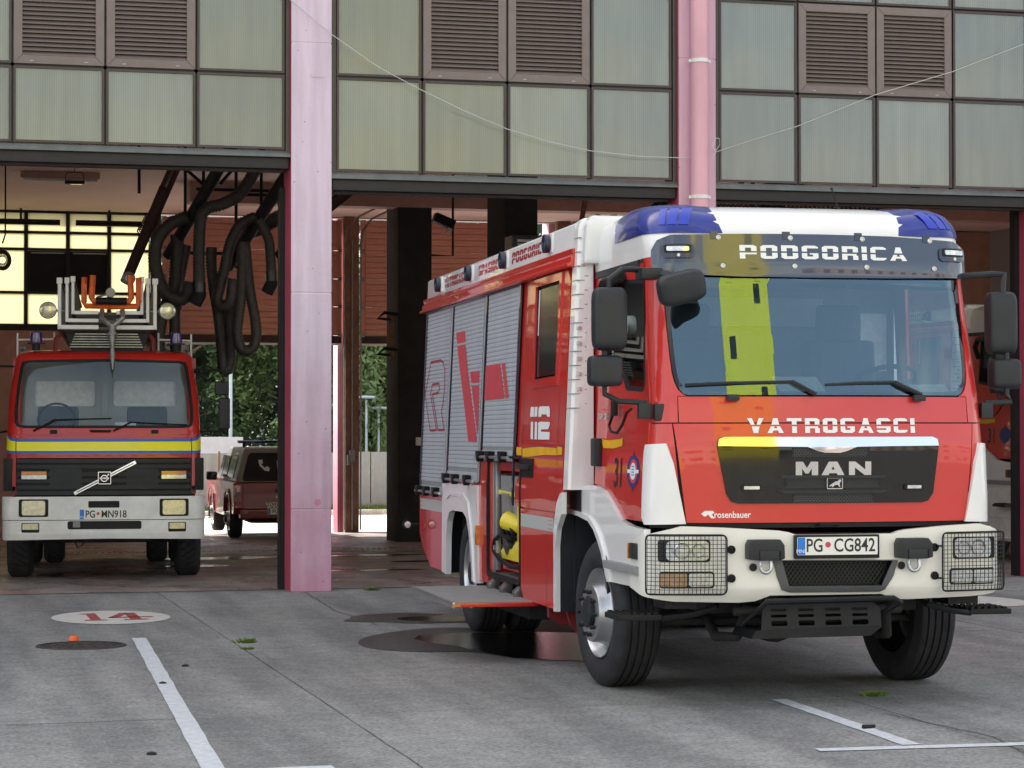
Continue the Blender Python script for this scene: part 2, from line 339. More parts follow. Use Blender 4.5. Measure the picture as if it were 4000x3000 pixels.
def panel(name, loops, fmap, mt, parent=None, t0=-.004, t1=0, sa=.12, sb=.12, smooth=True, ang=35):
    """A sheet cut out as a 2-D outline (a, b) with optional holes, subdivided, bent onto fmap(a, b, offset) and given thickness."""
    if not isinstance(loops[0][0], (tuple, list)): loops = [loops]
    L = [[Vector((p[0], p[1], 0)) for p in lp] for lp in loops]
    vs_ = [p for lp in L for p in lp]; bm = bmesh.new(); bv = [bm.verts.new(p) for p in vs_]
    for t in tessellate_polygon(L):
        try: bm.faces.new([bv[i] for i in t])
        except ValueError: pass
    for k, st in ((0, sa), (1, sb)):
        if not st: continue
        lo = min(p[k] for p in vs_); hi = max(p[k] for p in vs_); no = Vector((1, 0, 0)) if k == 0 else Vector((0, 1, 0))
        n = int((hi-lo)/st)
        for i in range(1, n+1):
            c = lo+(hi-lo)*i/(n+1)
            bmesh.ops.bisect_plane(bm, geom=bm.verts[:]+bm.edges[:]+bm.faces[:], plane_co=no*c, plane_no=no, dist=1e-5)
    be = [e for e in bm.edges if len(e.link_faces) == 1]
    if t0 is not None:
        r = bmesh.ops.extrude_edge_only(bm, edges=be)
        low = {v for v in r['geom'] if isinstance(v, bmesh.types.BMVert)}
    else: low = set()
    for v in bm.verts: v.co = Vector(fmap(v.co.x, v.co.y, t0 if v in low else t1))
    bmesh.ops.recalc_face_normals(bm, faces=bm.faces)
    me = bpy.data.meshes.new(name); bm.to_mesh(me); bm.free()
    return link(name, me, mt, parent, smooth, None, ang)
def rect(a0, a1, b0, b1): return [(a0, b0), (a1, b0), (a1, b1), (a0, b1)]
def rrect(a0, a1, b0, b1, r, n=4):
    out = []
    for cx, cy, t in ((a1-r, b0+r, -90), (a1-r, b1-r, 0), (a0+r, b1-r, 90), (a0+r, b0+r, 180)):
        out += [(cx+r*math.cos(R(t+90*i/n)), cy+r*math.sin(R(t+90*i/n))) for i in range(n+1)]
    return out
def disc(cx, cy, r, n=20, ry=None): return [(cx+r*math.cos(math.tau*i/n), cy+(ry or r)*math.sin(math.tau*i/n)) for i in range(n)]
def text_mesh(s, size=1.0, sx=1.0, bold=0):
    cu = bpy.data.curves.new('txt', 'FONT'); cu.body = s; cu.size = size; cu.align_x = 'CENTER'; cu.align_y = 'CENTER'; cu.offset = bold; cu.resolution_u = 3
    o = bpy.data.objects.new('txt', cu); COL.objects.link(o); bpy.context.view_layer.update()
    me = bpy.data.meshes.new_from_object(o.evaluated_get(bpy.context.evaluated_depsgraph_get()))
    bpy.data.objects.remove(o); bpy.data.curves.remove(cu)
    for v in me.vertices: v.co.x *= sx
    return me
def text_on(name, s, size, fmap, ca, cb, mt, parent, sx=1.0, bold=0, off=.002, rot=0, flip=1):
    me = text_mesh(s, size, sx, bold); c, sn = math.cos(rot), math.sin(rot)
    for v in me.vertices:
        a, b = v.co.x*flip, v.co.y
        v.co = Vector(fmap(ca+a*c-b*sn, cb+a*sn+b*c, off))
    return link(name, me, mt, parent)
# block letters with a horizontal cut, 4 wide and 7 high (x0,x1,y0,y1)
ST = {'P': [(0, 4, 5.6, 7), (0, 1.3, 0, 3.1), (0, 1.3, 3.9, 5.6), (2.7, 4, 3.9, 5.6), (1.3, 4, 2.2, 3.1)],
      'O': [(0, 4, 5.6, 7), (0, 1.3, 3.9, 5.6), (2.7, 4, 3.9, 5.6), (0, 1.3, 1.4, 3.1), (2.7, 4, 1.4, 3.1), (0, 4, 0, 1.4)],
      'G': [(0, 4, 5.6, 7), (0, 1.3, 3.9, 5.6), (0, 1.3, 1.4, 3.1), (2.7, 4, 1.4, 3.1), (1.9, 4, 2.4, 3.1), (0, 4, 0, 1.4)],
      'R': [(0, 4, 5.6, 7), (0, 1.3, 3.9, 5.6), (2.7, 4, 3.9, 5.6), (0, 1.3, 0, 3.1), (1.3, 3.6, 2.2, 3.1), (2.7, 4, 0, 2.2)],
      'I': [(0, 1.3, 0, 3.1), (0, 1.3, 3.9, 7)],
      'C': [(0, 4, 5.6, 7), (0, 1.3, 3.9, 5.6), (0, 1.3, 1.4, 3.1), (0, 4, 0, 1.4)],
      'S': [(0, 4, 5.6, 7), (0, 1.3, 3.9, 5.6), (0, 4, 2.2, 3.1), (2.7, 4, 1.4, 2.2), (0, 4, 0, 1.4)],
      'T': [(0, 4, 5.6, 7), (1.35, 2.65, 3.9, 5.6), (1.35, 2.65, 0, 3.1)],
      'A': None, 'V': None}
def stencil(name, s, fmap, a0, a1, b0, b1, mt, parent, off=.002):
    ws = [1.3 if c == 'I' else 4.4 if c in 'AV' else 0 if c == ' ' else 4 for c in s]; tot = sum(ws)+.9*(len(s)-1); k = (a1-a0)/tot; h = (b1-b0)/7; x = 0
    mb = MB()
    for c, w in zip(s, ws):
        if c in 'AV':
            f = (lambda y: y) if c == 'A' else (lambda y: 7-y)
            qs = [[(0, 0), (1.3, 0), (1.95, 3.1), (.95, 3.1)], [(3.1, 0), (4.4, 0), (3.45, 3.1), (2.45, 3.1)], [(1.15, 3.9), (3.25, 3.9), (2.8, 7), (1.6, 7)]]
            if c == 'A': qs.append([(1.5, 1.2), (2.9, 1.2), (2.75, 2.2), (1.65, 2.2)])
            qs = [[(px, f(py)) for px, py in q_] for q_ in qs]
            if c == 'V': qs = [q_[::-1] for q_ in qs]
        elif c == 'D':
            qs = [rect(0, 4, 5.6, 7), rect(0, 1.3, 3.9, 5.6), rect(2.7, 4, 3.9, 5.6), rect(0, 1.3, 1.4, 3.1), rect(2.7, 4, 1.4, 3.1), rect(0, 4, 0, 1.4)]
        else: qs = [rect(*r_) for r_ in ST.get(c, [])]
        def cut(r_):
            (xa, ya), _, (xb, yb), _ = r_; k_ = .75
            if len(r_) != 4 or xb-xa < 3.9 or c in 'T': return r_
            if ya > 5: return [(xa, ya), (xb, ya), (xb, yb-k_), (xb-k_, yb), (xa+(k_ if c in 'OCGS' else 0), yb), (xa, yb-(k_ if c in 'OCGS' else 0))]
            if ya < .1 and c in 'OGCSD': return [(xa, yb), (xa, ya+k_), (xa+k_, ya), (xb-k_, ya), (xb, ya+k_), (xb, yb)]
            return r_
        if c not in 'AV': qs = [cut(r_) for r_ in qs]
        for q_ in qs: mb.add([fmap(a0+(x+px)*k, b0+py*h, off) for px, py in q_], [tuple(range(len(q_)))])
        x += w+.9
    return mb.build(name, mt, parent)
def plane_map(o, ea, eb, en):
    o, ea, eb, en = map(Vector, (o, ea, eb, en))
    return lambda a, b, t: o+ea*a+eb*b+en*t
# ================================================================ ground
def fz(y): return 0 if y < .5 else (-.018*(y-.5) if y < 20.4 else -.358)
g = MB(); xs = (-450, 450); ys = (-450, .45, 20.4, 450)
for i in range(3):
    a, b = ys[i], ys[i+1]; za = fz(a)-.014; zb = fz(b)-.014
    g.add([(xs[0], a, za), (xs[1], a, za), (xs[1], b, zb), (xs[0], b, zb)], [(0, 1, 2, 3)])
GR = tag(g.build('ground', 'asphalt'), kind='structure'); GR.data.materials.append(M['yard']); GR.data.polygons[2].material_index = 1; GR.data.polygons[1].material_index = 1
xj = [.57-3.25*5+3.25*i for i in range(12)]; yj = [.27, -1.85, -6.05, -10.25, -14.45, -18.65, -22.85]
n_sl = 0
def slab_mesh(x0, x1, y0, y1, sd):
    r = random.Random(sd); gp = .007; mb = MB(); n = 9
    def edge(p, q): # slightly ragged edges
        out = []
        for i in range(n):
            t = i/n; x = p[0]+(q[0]-p[0])*t; y = p[1]+(q[1]-p[1])*t
            k = 0 if i == 0 else r.uniform(-.004, .004)
            dx, dy = q[0]-p[0], q[1]-p[1]; l = math.hypot(dx, dy); out.append((x-dy/l*k, y+dx/l*k))
        return out
    c = [(x0+gp, y0+gp), (x1-gp, y0+gp), (x1-gp, y1-gp), (x0+gp, y1-gp)]; pl = sum((edge(c[i], c[(i+1) % 4]) for i in range(4)), [])
    return mb.prism(pl, 'z', -.05, 0)
for j in range(len(yj)-1):
    for i in range(len(xj)-1):
        s = slab_mesh(xj[i], xj[i+1], yj[j+1], yj[j], i*31+j).build('slab', 'apron', GR)
FL = MB()
for i in range(10):
    a = .285+(20.4-.285)*i/10; b = .285+(20.4-.285)*(i+1)/10
    FL.add([(-14, a, fz(a)+.004), (20, a, fz(a)+.004), (20, b, fz(b)+.004), (-14, b, fz(b)+.004)], [(0, 1, 2, 3)])
FLOOR = tag(FL.build('floor', 'floor'), kind='structure')
def curve_strip(name, pts, w, z, mt, par):
    mb = MB(); vs_ = []
    for i, p in enumerate(pts):
        q = Vector(pts[min(i+1, len(pts)-1)])-Vector(pts[max(i-1, 0)]); nrm = Vector((-q.y, q.x)).normalized()
        k = w*(1 if not callable(w) else w(i)); vs_ += [(p[0]+nrm.x*k/2, p[1]+nrm.y*k/2, z), (p[0]-nrm.x*k/2, p[1]-nrm.y*k/2, z)]
    mb.add(vs_, [(2*i, 2*i+1, 2*i+3, 2*i+2) for i in range(len(pts)-1)]); return mb.build(name, mt, par)
def blob(cx, cy, rx, ry, n=48, amp=.12, sd=1, rot=0):
    r = random.Random(sd); ph = [r.uniform(0, 6.28) for _ in range(6)]; out = []
    for i in range(n):
        t = math.tau*i/n; k = 1+sum(amp/(j+1)*math.sin((j+2)*t+ph[j]) for j in range(6))
        x = rx*k*math.cos(t); y = ry*k*math.sin(t); out.append((cx+x*math.cos(rot)-y*math.sin(rot), cy+x*math.sin(rot)+y*math.cos(rot)))
    return out
flat = lambda a, b, t: (a, b, t)
# painted markings on the apron
def mark(name, poly, mt='marking', z=.004): return panel(name, poly, flat, mt, GR, None, z, 0, 0, smooth=False)
def worn(x0, y0, x1, y1, w, sd):
    r = random.Random(sd); n = 26; L = []; Rr = []; d = Vector((x1-x0, y1-y0)); nn = Vector((-d.y, d.x)).normalized()
    for i in range(n+1):
        p = Vector((x0, y0))+d*i/n; L.append(tuple(p+nn*(w/2+r.uniform(-.004, .004)))); Rr.append(tuple(p-nn*(w/2+r.uniform(-.004, .004))))
    return L+Rr[::-1]
mark('painted_line', worn(-.125, -4.94, -.50, -12.9, .115, 1))
mark('painted_line', worn(-.50, -12.42, .13, -12.40, .10, 2), z=.0045)
mark('painted_line', worn(3.385, -10.25, 3.325, -12.40, .105, 3))
mark('painted_line', worn(2.75, -12.46, 5.2, -12.60, .11, 4), z=.0045)
C1 = mark('painted_circle', disc(-.17, -2.83, .53, 48, .74), 'marking_old')
# the stencilled 14
def digit(rs, z=.0075):
    mb = MB()
    for q_ in rs: mb.add([(a, b, z) for a, b in q_], [(0, 1, 2, 3)])
    return mb.build('painted_number', 'mark_red', C1)
digit([rect(-.43, -.40+.17, -3.17, -3.11), rect(-.37, -.28, -3.11, -2.47), [(-.42, -2.47), (-.28, -2.47), (-.28, -2.38), (-.42, -2.42)]])
digit([rect(-.08, .14, -3.17, -3.11), rect(-.02, .08, -3.11, -2.42), rect(-.2, .20, -2.92, -2.85), [(-.20, -2.92), (-.12, -2.92), (.02, -2.42), (-.06, -2.42)]])
mark('painted_circle', disc(8.2, -3.05, .53, 48, .74), 'marking_old')
# manhole
mh = thing('manhole_cover', 'round dark iron manhole cover set in the concrete below the painted 14', 'manhole', (-.63, -5.48, 0))
MB().lathe([(0, .004), (.30, .004), (.30, .001), (.315, .001), (.315, .008), (.35, .008), (.355, 0)], (0, 0, 0), 'z', 40).build('cover_rim', 'iron', mh)
q_ = MB()
for r_ in (.07, .14, .21, .27):
    for i in range(int(r_*60)):
        t = math.tau*i/int(r_*60); x, y = r_*math.cos(t), r_*math.sin(t); q_.box(x-.016, x+.016, y-.012, y+.012, .004, .010)
tag(q_.build('cover_studs', 'iron', mh), kind='stuff')
# cracks, weeds, small litter
def crack(pts, w, sd):
    r = random.Random(sd); out = []
    for (a, b) in zip(pts, pts[1:]):
        n = 14
        for i in range(n): t = i/n; out.append((a[0]+(b[0]-a[0])*t+r.uniform(-.012, .012), a[1]+(b[1]-a[1])*t+r.uniform(-.012, .012)))
    out.append(pts[-1]); return curve_strip('crack', out, w, .0035, 'joint', GR)
crack([(2.05, -.2), (1.93, -2.6), (2.0, -4.2)], .010, 1); crack([(.62, -6.4), (.35, -6.15), (-.3, -6.2)], .006, 2); crack([(1.62, -7.9), (2.4, -8.4), (3.6, -8.3)], .006, 5)
crack([(-1.4, -10.3), (-.3, -10.22)], .008, 3); crack([(3.75, -11.1), (3.9, -12.2), (3.7, -13.2)], .009, 4)
def weed(x, y, label, s=1, sd=1):
    r = random.Random(sd); mb = MB()
    for i in range(60):
        a = r.uniform(0, 6.28); rr = r.uniform(0, .09)*s; rr *= .5; px, py = x+rr*math.cos(a)*1.3, y+rr*math.sin(a); h = r.uniform(.008, .025)*s; d = Vector((math.cos(a), math.sin(a), 0))*r.uniform(.01, .03)*s; w = .006*s
        mb.add([(px-w, py, 0), (px+w, py, 0), (px+d.x+w*.6, py+d.y, h), (px+d.x-w*.6, py+d.y, h)], [(0, 1, 2, 3)])
    return tag(mb.build('weed_tuft', 'weed'), label, 'weed', None)
weed(.66, -5.55, 'low green weed growing in the slab joint near the front of the apron', 1.4, 1)
weed(.60, -6.10, 'tiny green sprig in the crack beyond the white parking line', .8, 2)
weed(2.78, -.05, 'small green weed at the foot of the threshold beside the pink pillar', 1.3, 3)
weed(4.05, -10.22, 'green weed in the joint in front of the big truck wheel', 1.3, 4)
tag(MB().cyl((3.33, -11.72, .014), (3.41, -11.70, .014), .013, .010, 10).build('bottle_cap', 'black', None, True), 'small black plastic cap lying on the white line', 'litter')
tag(MB().cyl((-.66, -5.10, .01), (-.66, -5.10, .045), .045, .035, 12).build('orange_cap', 'orange_paint', None, True, bevel=.006), 'small orange cap lying at the rim of the manhole', 'litter')
for x, y, l in ((-.30, -8.35, 'dark stone chip on the concrete beside the long white line'), (-.02, -7.25, 'dark flake of rubber lying on the white line'), (-.72, -11.7, 'small black pebble near the front edge of the apron')):
    bmx = MB().lathe([(0, 0), (.03, 0), (.024, .012), (0, .018)], (x, y, 0), 'z', 7); tag(bmx.build('pebble', 'black'), l, 'pebble')
# wet patches
def puddle(poly, par, z=.006): return panel('puddle', poly, flat, 'puddle', par, None, z, 0, 0, smooth=False)
damp = panel('damp_patch', blob(2.75, -5.9, .95, 1.55, sd=8, amp=.2)[::1], flat, 'damp', GR, None, .0045, 0, 0, smooth=False); panel('damp_patch', blob(2.6, -3.7, .75, .55, sd=9, amp=.2), flat, 'damp', GR, None, .0045, 0, 0, smooth=False)
puddle([(2.02, -5.62), (2.12, -5.35), (2.5, -5.2), (3.2, -5.3), (3.7, -5.6), (3.6, -6.4), (3.3, -7.5), (2.95, -7.72), (2.66, -7.55), (2.42, -7.30), (2.30, -6.8), (2.22, -6.3), (2.08, -6.0)], GR)
puddle(blob(2.75, -3.75, .42, .34, sd=4), GR)
def fpud(cx, cy, rx, ry, sd):
    return panel('puddle', blob(cx, cy, rx, ry, sd=sd), lambda a, b, t: (a, b, fz(b)+.0075), 'puddle', FLOOR, None, 0, 0, .3, smooth=False)
fpud(2.3, 8.6, .75, .55, 1); fpud(4.3, 8.9, 1.2, .22, 2); fpud(1.7, 6.2, .5, .3, 5); fpud(5.2, 6.6, .9, .25, 6); fpud(3.4, 4.2, .8, .18, 7)
# floor drain: a slotted grate right across the bays
dr = MB()
for i in range(150): x = -4+i*.09; dr.box(x, x+.045, 11.25-x*.13*0, 11.5, fz(11.4)+.004, fz(11.4)+.014)
tag(dr.build('drain_slots', 'steel', FLOOR), kind='stuff')
MB().box(-4.1, 9.6, 11.2, 11.55, fz(11.5), fz(11.5)+.0065).build('drain_channel', 'dark_frame', FLOOR)
# ================================================================ the fire station
ST_ = thing('fire_station', 'fire station with pink pillars and ribbed glass bands over open vehicle bays', 'building')
PW = 4.264
def pillar(k):
    x0, x1 = 1.917+PW*k, 2.344+PW*k; mb = MB(); zs = [0, .86, 3.12, 5.74, 8.3]
    for a, b in zip(zs, zs[1:]): mb.box(x0, x1, -.09, .39, a+(.0 if a == 0 else .004), b-.004)
    mb.box(x0+.004, x1-.004, -.086, .386, .02, 8.29)
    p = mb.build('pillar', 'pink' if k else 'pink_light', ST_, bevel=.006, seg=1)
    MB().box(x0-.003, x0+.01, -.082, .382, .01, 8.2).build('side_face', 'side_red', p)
    return p
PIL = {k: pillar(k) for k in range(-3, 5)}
# dents and plugs on the nearest pillar
MB().lathe([(0, 0), (.035, 0), (.04, .006), (.046, .006), (.048, 0)], (2.20, -.091, .93), 'y', 20).build('form_tie_plug', 'pink', PIL[0])
MB().prism(blob(2.19, 5.42, .055, .06, 16, .3, 3), 'y', -.096, -.088).build('plaster_patch', 'pink_light', PIL[0])
# downpipe on the second pillar
dp = MB().cyl((6.385, -.19, .15), (6.385, -.19, 8.3), .098, n=24).build('downpipe', 'pipe_pink', ST_, True)
for z in (1.3, 2.75, 4.215, 5.70, 7.2):
    MB().lathe([(.099, -.02), (.106, -.02), (.106, .02), (.099, .02)], (6.385, -.19, z), 'z', 24).box(6.26, 6.29, -.20, -.17, z-.015, z+.015).box(6.48, 6.51, -.20, -.17, z-.015, z+.015).build('pipe_clamp', 'white_worn', dp)
for k in range(-3, 4):   # door tracks
    for x in (1.885+PW*k, 2.376+PW*k): MB().box(x-.03, x+.03, .30, .42, 0, 4.25).build('door_track', 'black', ST_)
cache = {}
def ring(mb, w, h, t, y0, y1):
    mb.prism([(-w/2, -h/2), (w/2, -h/2), (w/2-t, -h/2+t), (-w/2+t, -h/2+t)], 'y', y0, y1)
    mb.prism([(-w/2, h/2), (w/2, h/2), (w/2-t, h/2-t), (-w/2+t, h/2-t)], 'y', y0, y1)
    mb.prism([(-w/2, -h/2), (-w/2, h/2), (-w/2+t, h/2-t), (-w/2+t, -h/2+t)], 'y', y0, y1)
    mb.prism([(w/2, -h/2), (w/2, h/2), (w/2-t, h/2-t), (w/2-t, -h/2+t)], 'y', y0, y1); return mb
def cell(cx, cz, w, h, louvre, det=True):
    w -= .022; h -= .022; key = (round(w, 3), round(h, 3), louvre)
    if key not in cache:
        if louvre:
            fr = ring(MB(), w, h, .088, -.03, .02).build('louvre_vent', 'louvre', ST_, bevel=.004, seg=1)
            MB().box(-w/2+.08, w/2-.08, .045, .05, -h/2+.08, h/2-.08).build('backing', 'dark_frame', fr)
            n = 18; p = (h-.176)/n; sm = None
            for i in range(n):
                zc = -h/2+.088+p*(i+.5)
                if sm is None:
                    sm = MB().prism([(-.028, -.020), (-.024, -.023), (.018, .019), (.014, .022)], 'x', -w/2+.088, w/2-.088).build('slat', 'louvre', fr); sm.location = (0, 0, zc)
                else: dup(sm, parent=fr, loc=(0, 0, zc))
            for sx in (-.32, .28):
                MB().box(sx*w, sx*w+.035, -.033, -.03, -h/2+.028, -h/2+.034).build('drain_slot', 'cable', fr)
            cache[key] = fr; fr.location = (cx, 0, cz)
        else:
            fr = ring(MB(), w, h, .024, -.022, .012).build('pane_frame', 'brown_frame', ST_)
            gl = MB().box(-w/2+.02, w/2-.02, -.006, .004, -h/2+.02, h/2-.02).build('glass_pane', 'ribbed_glass', fr)
            cache[key] = fr; fr.location = (cx, 0, cz)
    else:
        o = cache[key]; c = dup(o, loc=(cx, 0, cz))
        for x in [x for x in COL.objects if x.parent is o]: dup(x, parent=c)
for k in range(-3, 4):
    cx = PW*k; b0 = 4.61 if k == 0 else 4.40
    zs = [b0, 5.41, 6.43, 7.45, 8.3]
    if k in (0, 1, 2):
        xs_ = [-1.866, -.933, 0, .933, 1.866]
        for r_ in range(4):
            for c_ in range(4):
                cell(cx+(xs_[c_]+xs_[c_+1])/2, (zs[r_]+zs[r_+1])/2, xs_[c_+1]-xs_[c_], zs[r_+1]-zs[r_], r_ == 1 and c_ in (1, 2))
        MB().box(cx-1.866, cx+1.866, .012, .03, 5.80, 8.3).build('mullion_backing', 'dark_frame', ST_)
        for c_ in range(1, 4): MB().box(cx+xs_[c_]-.02, cx+xs_[c_]+.02, -.004, .05, b0, 5.80).build('mullion', 'dark_frame', ST_)
        MB().box(cx-1.866, cx+1.866, -.004, .05, 5.39, 5.43).build('transom', 'dark_frame', ST_)
    else: MB().box(cx-1.866, cx+1.866, -.01, .004, b0, 8.3).build('glass_band', 'ribbed_glass', ST_)
    for s_ in (-1, 1): MB().box(cx+s_*1.895-.028, cx+s_*1.895+.028, -.035, .06, b0-.06, 8.3).build('jamb', 'brown_frame', ST_)
    MB().prism([(-.075, b0-.075), (-.075, b0-.06), (-.035, b0-.006), (.06, b0-.006), (.06, b0-.075)], 'x', cx-1.93, cx+1.93).build('sill_rail', 'sill', ST_, bevel=.003, seg=1)
    MB().box(cx-1.90, cx+1.90, -.03, .44, b0-.19, b0-.077).build('header_beam', 'dark_frame', ST_, bevel=.01)
    MB().box(cx-1.86, cx+1.86, .08, .14, b0-.215, b0-.192).build('header_angle', 'dark_frame', ST_)
    if k: MB().box(cx-1.83, cx+1.83, .45, .49, b0-.17, b0-.115).build('door_bottom_rail', 'alu', ST_, bevel=.004)
MB().box(-26, 34, -.05, 22, 8.3, 16).build('unseen_shade_block', 'far_grey', ST_)  # unseen mass added above the bays, sized to keep the apron in shade
MB().box(-14, 20, .50, 20.55, 5.76, 5.9).build('ceiling', 'ceiling', ST_)
MB().box(2.6, 20, 14.45, 14.9, 5.42, 5.76).build('cross_beam', 'salmon_dull', ST_)
for x in (-14.2, 20): MB().box(x, x+.2, -.05, 21, -.5, 8.3).build('end_wall', 'far_grey', ST_)
MB().box(-26, -13, -.09, .3, 0, 8.3).build('side_wall', 'far_grey', ST_); MB().box(19.6, 34, -.09, .3, 0, 8.3).build('side_wall', 'far_grey', ST_)
# inner columns
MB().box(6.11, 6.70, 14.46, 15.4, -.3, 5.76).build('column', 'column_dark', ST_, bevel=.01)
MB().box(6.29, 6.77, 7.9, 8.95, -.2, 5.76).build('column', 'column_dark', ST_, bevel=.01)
# rear wall: window wall in the first bay, sectional doors in the others
YB = 20.4
wi = MB().box(-6, 2.62, YB, YB+.25, -.4, 3.50).build('rear_wall', 'salmon_dull', ST_)
for r_ in range(28):     # courses of facing planks on the rear wall, only the strip in sight
    z = -.3+r_*.135
    if z < 3.4: MB().box(-1.5, .5, YB-.03, YB, z, z+.122).build('plank', 'salmon_dull', wi)
WW = MB().box(-6, 2.62, YB+.02, YB+.10, 3.50, 3.60).build('rear_window', 'dark_frame', ST_)
cols = [-2.90, -2.12, -1.34, -.56, .235, 1.01, 1.78, 2.56]; rows = [3.60, 4.215, 5.03, 5.35, 5.74]
for i in range(len(cols)-1):
    for j in range(4):
        if i in (4, 5) and j == 1: continue
        MB().box(0, cols[i+1]-cols[i]-.07, 0, .02, 0, rows[j+1]-rows[j]-.05).build('pane', 'back_pane', WW, loc=(cols[i]+.035, YB+.05, rows[j]+.025))
    MB().box(cols[i]-.035, cols[i]+.035, YB-.02, YB+.10, 3.60, 5.76).build('mullion', 'dark_frame', WW)
for z in rows: MB().box(-6, 2.6, YB-.01, YB+.09, z-.025, z+.025).build('transom', 'dark_frame', WW)
MB().box(2.56, 2.75, YB-.05, YB+.12, -.36, 5.76).build('mullion', 'rust_dark', WW)
MB().box(-6, -2.9, YB, YB+.1, 3.6, 5.76).build('blind_panel', 'dark_frame', WW)
for a, b in ((.27, .975), (1.045, 1.745)):
    MB().box(a, b, YB+.02, YB+.05, 4.24, 5.0).build('blind_panel', 'black', WW)
    MB().box(a+.06, b-.03, YB+.0, YB+.018, 4.955, 4.972).build('bright_gap', 'cable', WW)
def sectional(x0, x1):
    d = MB().box(x0, x1, YB-.02, YB+.03, 3.31, 3.455).build('sectional_door', 'rust_dark', ST_)
    MB().box(x0+.02, x1-.02, YB-.01, YB+.02, 3.27, 3.308).build('rubber_seal', 'white_worn', d)
    for a, b in ((3.462, 4.015), (4.022, 4.555), (4.562, 5.105), (5.112, 5.70)):
        mb = MB().box(x0, x1, YB+.0, YB+.03, a, b); n = 5; p = (b-a)/n
        for i in range(n): mb.box(x0+.09, x1-.09, YB-.022, YB, a+p*i+.014, a+p*(i+1)-.004)
        mb.box(x0, x0+.075, YB-.028, YB-.0005, a, b); mb.box(x1-.075, x1, YB-.028, YB-.0005, a, b)
        mb.build('door_panel', 'salmon', d)
        for x in (x0+.04, x1-.04): MB().box(x-.03, x+.04, YB-.06, YB-.029, a-.03, a+.03).build('hinge', 'steel', d)
    return d
sectional(2.78, 6.24); sectional(6.62, 10.1); sectional(10.9, 14.4)
for k in range(-1, 4):
    if k >= 1 or k == 0:
        x = 6.40+PW*(k-1)
        if k == 0: continue
        MB().box(x-.13, x+.14, YB-.25, YB-.04, -.36, 5.76).build('column', 'column_brown', ST_)
        for s_ in (-.155, .0, .17): MB().box(x+s_-.012, x+s_+.012, YB-.29, YB-.252, -.3, 5.3).build('door_track', 'steel', ST_)
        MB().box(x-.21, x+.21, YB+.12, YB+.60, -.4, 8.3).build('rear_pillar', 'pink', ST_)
        for s_ in (-.15, .17): MB().tube([(x+s_, YB-.28, 5.2), (x+s_, YB-.45, 5.45), (x+s_+(.0), YB-1.4, 5.62), (x+s_, YB-3.2, 5.64)], .022, 6).build('door_track', 'steel', ST_)
MB().box(-14, 20, YB, YB+.3, 5.74, 8.3).build('rear_wall_top', 'far_grey', ST_)
MB().box(-14.2, -6, YB, YB+.25, -.4, 5.76).build('rear_wall', 'salmon_dull', ST_); MB().box(14.4, 20.2, YB, YB+.25, -.4, 5.76).build('rear_wall', 'salmon_dull', ST_)
MB().box(6.30, 6.36, YB-.34, YB-.26, .95, 1.15).box(6.34, 6.44, YB-.36, YB-.26, 1.02, 1.24).build('switch_box', 'mid_grey', ST_)
# ================================================================ yard behind
tag(MB().box(-60, 60, 29.2, 29.4, -.40, -.26).build('kerb', 'yard'), kind='structure')
tag(MB().box(-60, 60, 29.4, 31.3, -.36, -.29).build('verge', 'grass'), kind='structure')
gs = MB(); r_ = random.Random(5)
for i in range(2600):
    x = r_.uniform(2, 13); y = r_.uniform(30.6, 31.35); h = r_.uniform(.03, .14); a = r_.uniform(-.04, .04)
    gs.add([(x-.012, y, -.29), (x+.012, y, -.29), (x+a, y+a, -.29+h)], [(0, 1, 2)])
tag(gs.build('grass_tufts', 'grass'), kind='stuff')
fe = thing('metal_fence', 'grey corrugated sheet fence with rusty posts along the back of the yard', 'fence', (0, 31.45, -.33))
pm = None
for i in range(34):
    x = -8+i*.74
    if pm is None:
        mb = MB(); pr = []
        for j in range(13): xx = j*.06; pr.append((xx, 0 if j % 4 < 2 else .025))
        mb.add([(a, b, 0) for a, b in pr]+[(a, b, 1.39) for a, b in pr], [(j, j+1, j+14, j+13) for j in range(12)]); pm = mb.build('fence_sheet', 'fence_grey', fe); pm.location = (x, 0, 0)
    else: dup(pm, parent=fe, loc=(x, rnd.uniform(-.01, .01), rnd.uniform(-.02, .02)))
for i in range(0, 34, 3):
    MB().box(0, .04, -.06, -.02, -.06, 1.42).build('fence_post', 'rust', fe, loc=(-8.02+i*.74, 0, 0))
tag(MB().box(-9, 6.15, 33.2, 33.5, -.4, 1.42).build('low_wall', 'wall_white'), 'plain pale wall standing behind the left end of the sheet fence', 'wall')
def lamp(x, y, z, lab, w=.035):
    t = thing('lamp_post', lab, 'lamp post', (x, y, -.35)); MB().cyl((0, 0, 0), (0, 0, z), w, w*.8, 10).build('pole', 'lamp_blue', t, True)
    MB().lathe([(0, .09), (.22, .06), (.24, .03), (.20, 0), (0, 0)], (0, 0, z), 'z', 20).build('lamp_head', 'lamp_blue', t, True); return t
lamp(9.60, 35, 2.75, 'pale blue disc lamp post behind the fence, the taller of the close pair')
lamp(10.02, 35.5, 2.47, 'pale blue disc lamp post behind the fence, the shorter of the close pair')
lamp(5.95, 34, 5.5, 'tall pale pole seen through the opening behind the old ladder truck mirror', .05)
